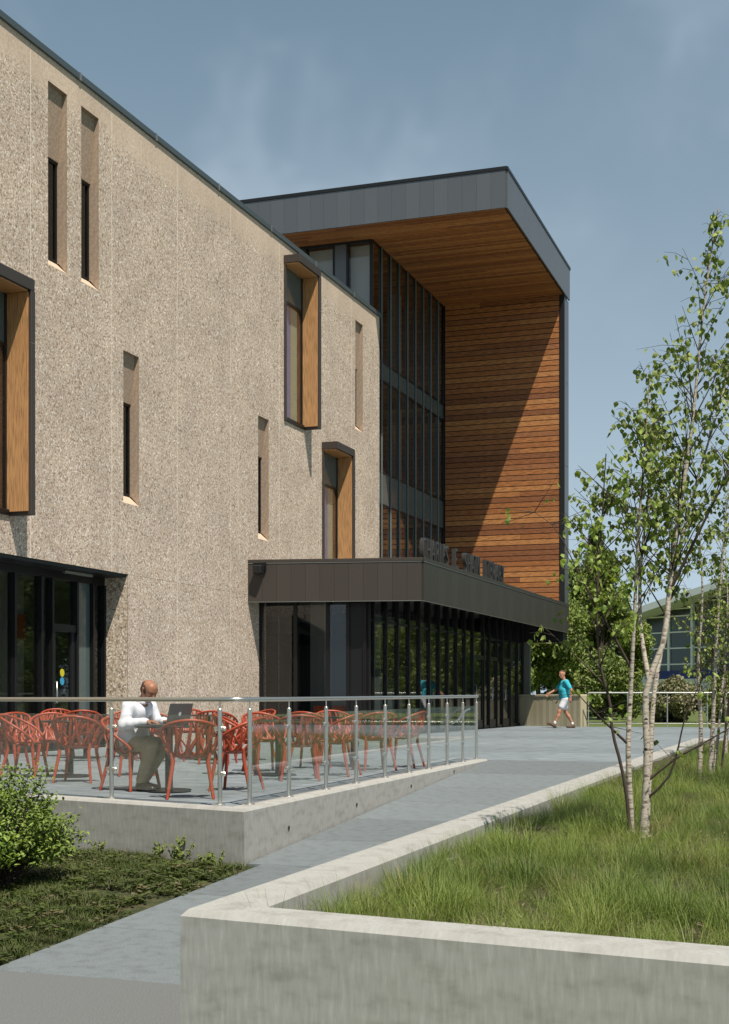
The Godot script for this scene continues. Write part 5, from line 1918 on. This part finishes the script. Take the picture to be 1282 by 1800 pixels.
func birches() -> void:
	var z := func(v): return v
	var main := [
		{"p": [[0.0, -0.1, 0.0], [-0.04, 0.62, 0.02], [-0.02, 1.05, 0.0], [0.0, 1.65, 0.05], [0.02, 2.35, 0.12], [0.05, 2.9, 0.2], [0.08, 3.5, 0.25]], "r": 0.026, "white": true},
		{"p": [[0.06, -0.1, 0.05], [0.1, 0.6, 0.05], [0.08, 1.05, 0.04], [0.12, 1.22, 0.02], [0.24, 1.5, 0.0], [0.29, 1.9, -0.05], [0.36, 2.45, -0.08], [0.44, 2.9, -0.1], [0.5, 3.4, -0.1], [0.57, 4.1, -0.12], [0.68, 4.85, -0.1]], "r": 0.033, "white": true},
		{"p": [[0.1, -0.1, -0.03], [0.13, 0.4, -0.05], [0.18, 1.07, -0.1], [0.27, 1.5, -0.2], [0.36, 2.0, -0.28], [0.55, 2.7, -0.35], [0.82, 3.6, -0.4], [0.9, 4.1, -0.4]], "r": 0.026, "white": true},
		{"p": [[-0.03, -0.1, 0.06], [-0.06, 0.3, 0.08], [-0.12, 0.6, 0.1], [-0.18, 0.82, 0.1], [-0.19, 1.02, 0.12], [-0.27, 1.3, 0.12], [-0.3, 1.75, 0.15], [-0.27, 2.3, 0.15], [-0.24, 2.9, 0.2]], "r": 0.016, "white": false},
		{"p": [[0.12, 1.2, 0.02], [0.08, 1.6, -0.1], [0.1, 2.1, -0.2], [0.2, 2.8, -0.3], [0.22, 3.3, -0.3]], "r": 0.02, "white": true},
		{"p": [[0.3, 1.9, -0.05], [0.52, 2.4, 0.1], [0.75, 2.9, 0.2], [0.95, 3.3, 0.2]], "r": 0.014, "white": false}]
	var low := [[[0.1, 0.43, 0.05], [0.3, 0.6, 0.1], [0.5, 0.72, 0.15], [0.8, 0.9, 0.2], [1.1, 1.05, 0.2]], [[0.1, 0.3, 0.05], [0.22, 0.42, 0.12], [0.3, 0.62, 0.15], [0.36, 0.95, 0.2], [0.5, 1.25, 0.25]], [[-0.05, 0.72, 0.02], [-0.2, 0.85, 0.1], [-0.36, 1.0, 0.15], [-0.5, 1.15, 0.2]], [[-0.02, 1.3, 0.0], [-0.2, 1.6, 0.1], [-0.42, 1.95, 0.2], [-0.62, 2.35, 0.2], [-0.78, 2.46, 0.2]]]
	birch(Vector3(-1.66, soil_y(-1.66, -10.87), -10.87), "multi stemmed white birch rising from the sedge, its crown against the sky", main, 3000, 300, 0.054, 1.0, 0.42, low)
	var clump := [
		{"p": [[0.0, -0.1, 0.0], [0.02, 0.8, 0.0], [-0.03, 1.7, 0.05], [0.02, 2.8, 0.1], [-0.05, 4.2, 0.1]], "r": 0.04, "white": true},
		{"p": [[0.14, -0.1, 0.05], [0.2, 0.9, 0.05], [0.22, 1.8, 0.1], [0.3, 3.0, 0.1], [0.42, 4.5, 0.1]], "r": 0.044, "white": true},
		{"p": [[0.22, -0.1, -0.08], [0.34, 0.9, -0.1], [0.45, 2.0, -0.2], [0.62, 3.6, -0.2]], "r": 0.03, "white": true},
		{"p": [[0.3, -0.1, 0.1], [0.38, 0.8, 0.12], [0.5, 2.0, 0.3], [0.8, 3.4, 0.3]], "r": 0.022, "white": false}]
	birch(Vector3(-2.03, soil_y(-2.03, -19.0), -19.0), "clump of pale birch stems standing further back in the planter", clump, 1500, 60, 0.056, 0.86, 0.3)
	birch(Vector3(-2.2, soil_y(-2.2, -24.6), -24.6), "slender birch clump near the far end of the planter", clump, 1000, 0, 0.065, 0.92, 0.25)
	birch(Vector3(-0.6, soil_y(-0.6, -16.0), -16.0), "birch clump deeper inside the planter, away from the curb", clump, 900, 0, 0.06, 1.0, 0.3)

func cluster_mesh(n: int, r: float, s: float) -> ArrayMesh:
	var st := S()
	for i in n:
		var p := Vector3(rng.randf_range(-1, 1), rng.randf_range(-1, 1), rng.randf_range(-1, 1)) * r
		var b := Basis.from_euler(Vector3(rng.randf() * TAU, rng.randf() * TAU, rng.randf() * TAU))
		var l := s * rng.randf_range(0.7, 1.3)
		quad(st, p + b * Vector3(0, l, 0), p + b * Vector3(l * 0.5, 0, 0.1 * l), p + b * Vector3(0, -l, 0), p + b * Vector3(-l * 0.5, 0, 0.1 * l), p)
	return done(st)

func broad_tree(at: Vector3, hgt: float, rad: float, label: String, mesh: Mesh, count: int, c0: Color, c1: Color, called := "leafy_tree") -> void:
	var t := thing(called, label, "tree", at, rng.randf() * TAU, "trees behind the plaza")
	var st := S()
	var trunk := smooth_path([Vector3.ZERO, Vector3(0.1, hgt * 0.3, 0), Vector3(-0.1, hgt * 0.6, 0.1), Vector3(0, hgt * 0.92, 0)], 10)
	limb(st, trunk, hgt * 0.022, 0.03, 8)
	obj("trunk", done(st), M.bark_far, t)
	var lb := S()
	var xf := []
	var cols := []
	var blobs := []
	for i in 26:
		var f := rng.randf_range(0.18, 1.0)
		var a := rng.randf() * TAU
		var w := rad * sin(clampf(f * 0.86 + 0.16, 0, 1) * PI) * rng.randf_range(0.5, 1.05)
		var c := Vector3(cos(a) * w, hgt * f, sin(a) * w)
		blobs.append([c, rad * rng.randf_range(0.28, 0.46)])
		var o: Vector3 = trunk[clampi(int(f * 8), 1, 8)]
		limb(lb, [o, o.lerp(c, 0.5) + Vector3(0, 0.2, 0), c], hgt * 0.006, 0.015, 5)
	obj("limbs", done(lb), M.bark_far, t)
	for i in count:
		var bl: Array = blobs[rng.randi() % blobs.size()]
		var d: Vector3 = Vector3(rng.randfn(), rng.randfn() * 0.8, rng.randfn()).normalized() * bl[1] * pow(rng.randf(), 0.35)
		xf.append(Transform3D(Basis.from_euler(Vector3(rng.randf() * TAU, rng.randf() * TAU, 0)).scaled(Vector3.ONE * rng.randf_range(0.7, 1.3)), bl[0] + d))
		cols.append(c0.lerp(c1, rng.randf()))
	var cr := multi("crown", mesh, xf, cols, M.plant, t)
	cr.set_meta("kind", "stuff")

func conifer(at: Vector3, hgt: float, rad: float, label: String) -> void:
	var t := thing("conifer_tree", label, "tree", at, 0.0, "trees behind the plaza")
	obj("trunk", tube_mesh([Vector3.ZERO, Vector3(0, hgt * 0.5, 0), Vector3(0, hgt, 0)], [hgt * 0.02, hgt * 0.012, 0.02], 8), M.bark_far, t)
	var mesh := cluster_mesh(10, 0.22, 0.13)
	var xf := []
	var cols := []
	for i in 5200:
		var f := 1.0 - pow(rng.randf(), 0.6)
		var a := rng.randf() * TAU
		var w := rad * (1.0 - f) * (0.75 + 0.25 * sin(f * 70.0 + a * 2.0)) * pow(rng.randf(), 0.4)
		xf.append(Transform3D(Basis.from_euler(Vector3(rng.randf(), a, 0.4)).scaled(Vector3(1.3, 0.6, 1.0)), Vector3(cos(a) * w, hgt * (0.06 + 0.94 * f) - w * 0.25, sin(a) * w)))
		cols.append(Color(0.045, 0.07, 0.03).lerp(Color(0.1, 0.14, 0.055), rng.randf()))
	var cr := multi("crown", mesh, xf, cols, M.plant, t)
	cr.set_meta("kind", "stuff")

func far_trees() -> void:
	var big := cluster_mesh(12, 0.24, 0.09)
	var fine := cluster_mesh(12, 0.2, 0.075)
	conifer(Vector3(-13.6, 0.1, -76.0), 10.3, 2.6, "dark conifer standing behind the lighter leafy trees")
	conifer(Vector3(-15.6, 0.1, -80.0), 8.6, 2.4, "smaller dark conifer behind the plaza wall")
	broad_tree(Vector3(-13.6, 0.05, -62.0), 6.6, 2.1, "light green leafy tree behind the low cream wall", big, 5200, Color(0.12, 0.18, 0.035), Color(0.27, 0.33, 0.07))
	broad_tree(Vector3(-11.6, 0.05, -66.0), 7.4, 1.9, "tall yellow green tree in front of the dark conifer", fine, 5200, Color(0.15, 0.21, 0.04), Color(0.3, 0.36, 0.08))
	broad_tree(Vector3(-15.2, 0.05, -60.0), 4.8, 1.9, "low leafy tree showing beneath the canopy's far end", big, 3600, Color(0.1, 0.16, 0.035), Color(0.24, 0.3, 0.07))
	broad_tree(Vector3(-9.9, 0.05, -57.0), 2.6, 1.3, "bushy small tree beside the end of the cream wall", fine, 3000, Color(0.1, 0.15, 0.035), Color(0.24, 0.29, 0.07), "small_tree")
	broad_tree(Vector3(-7.4, 0.05, -60.0), 1.5, 1.0, "small flowering tree behind the plaza railing", fine, 2400, Color(0.14, 0.16, 0.06), Color(0.36, 0.32, 0.22), "small_tree")
	broad_tree(Vector3(-4.4, 0.05, -58.5), 2.0, 1.3, "rounded small tree behind the far planter end", fine, 2600, Color(0.11, 0.16, 0.035), Color(0.26, 0.3, 0.08), "small_tree")
	# trees across the lawn that the entrance glass mirrors
	var k := 0
	for p in [[-1.0, -74.0], [3.5, -84.0], [6.0, -68.0], [5.5, -51.0], [10.0, -60.0], [13.0, -49.0], [16.0, -66.0], [21.0, -57.0]]:
		broad_tree(Vector3(p[0], 0.0, p[1]), 9.5 + (k % 3), 3.4, "%s leafy tree across the lawn from the entrance" % ["tall", "wide", "dense", "tallest", "outlying", "broad", "pale", "lone"][k], big, 3200, Color(0.1, 0.16, 0.035), Color(0.25, 0.31, 0.07))
		k += 1
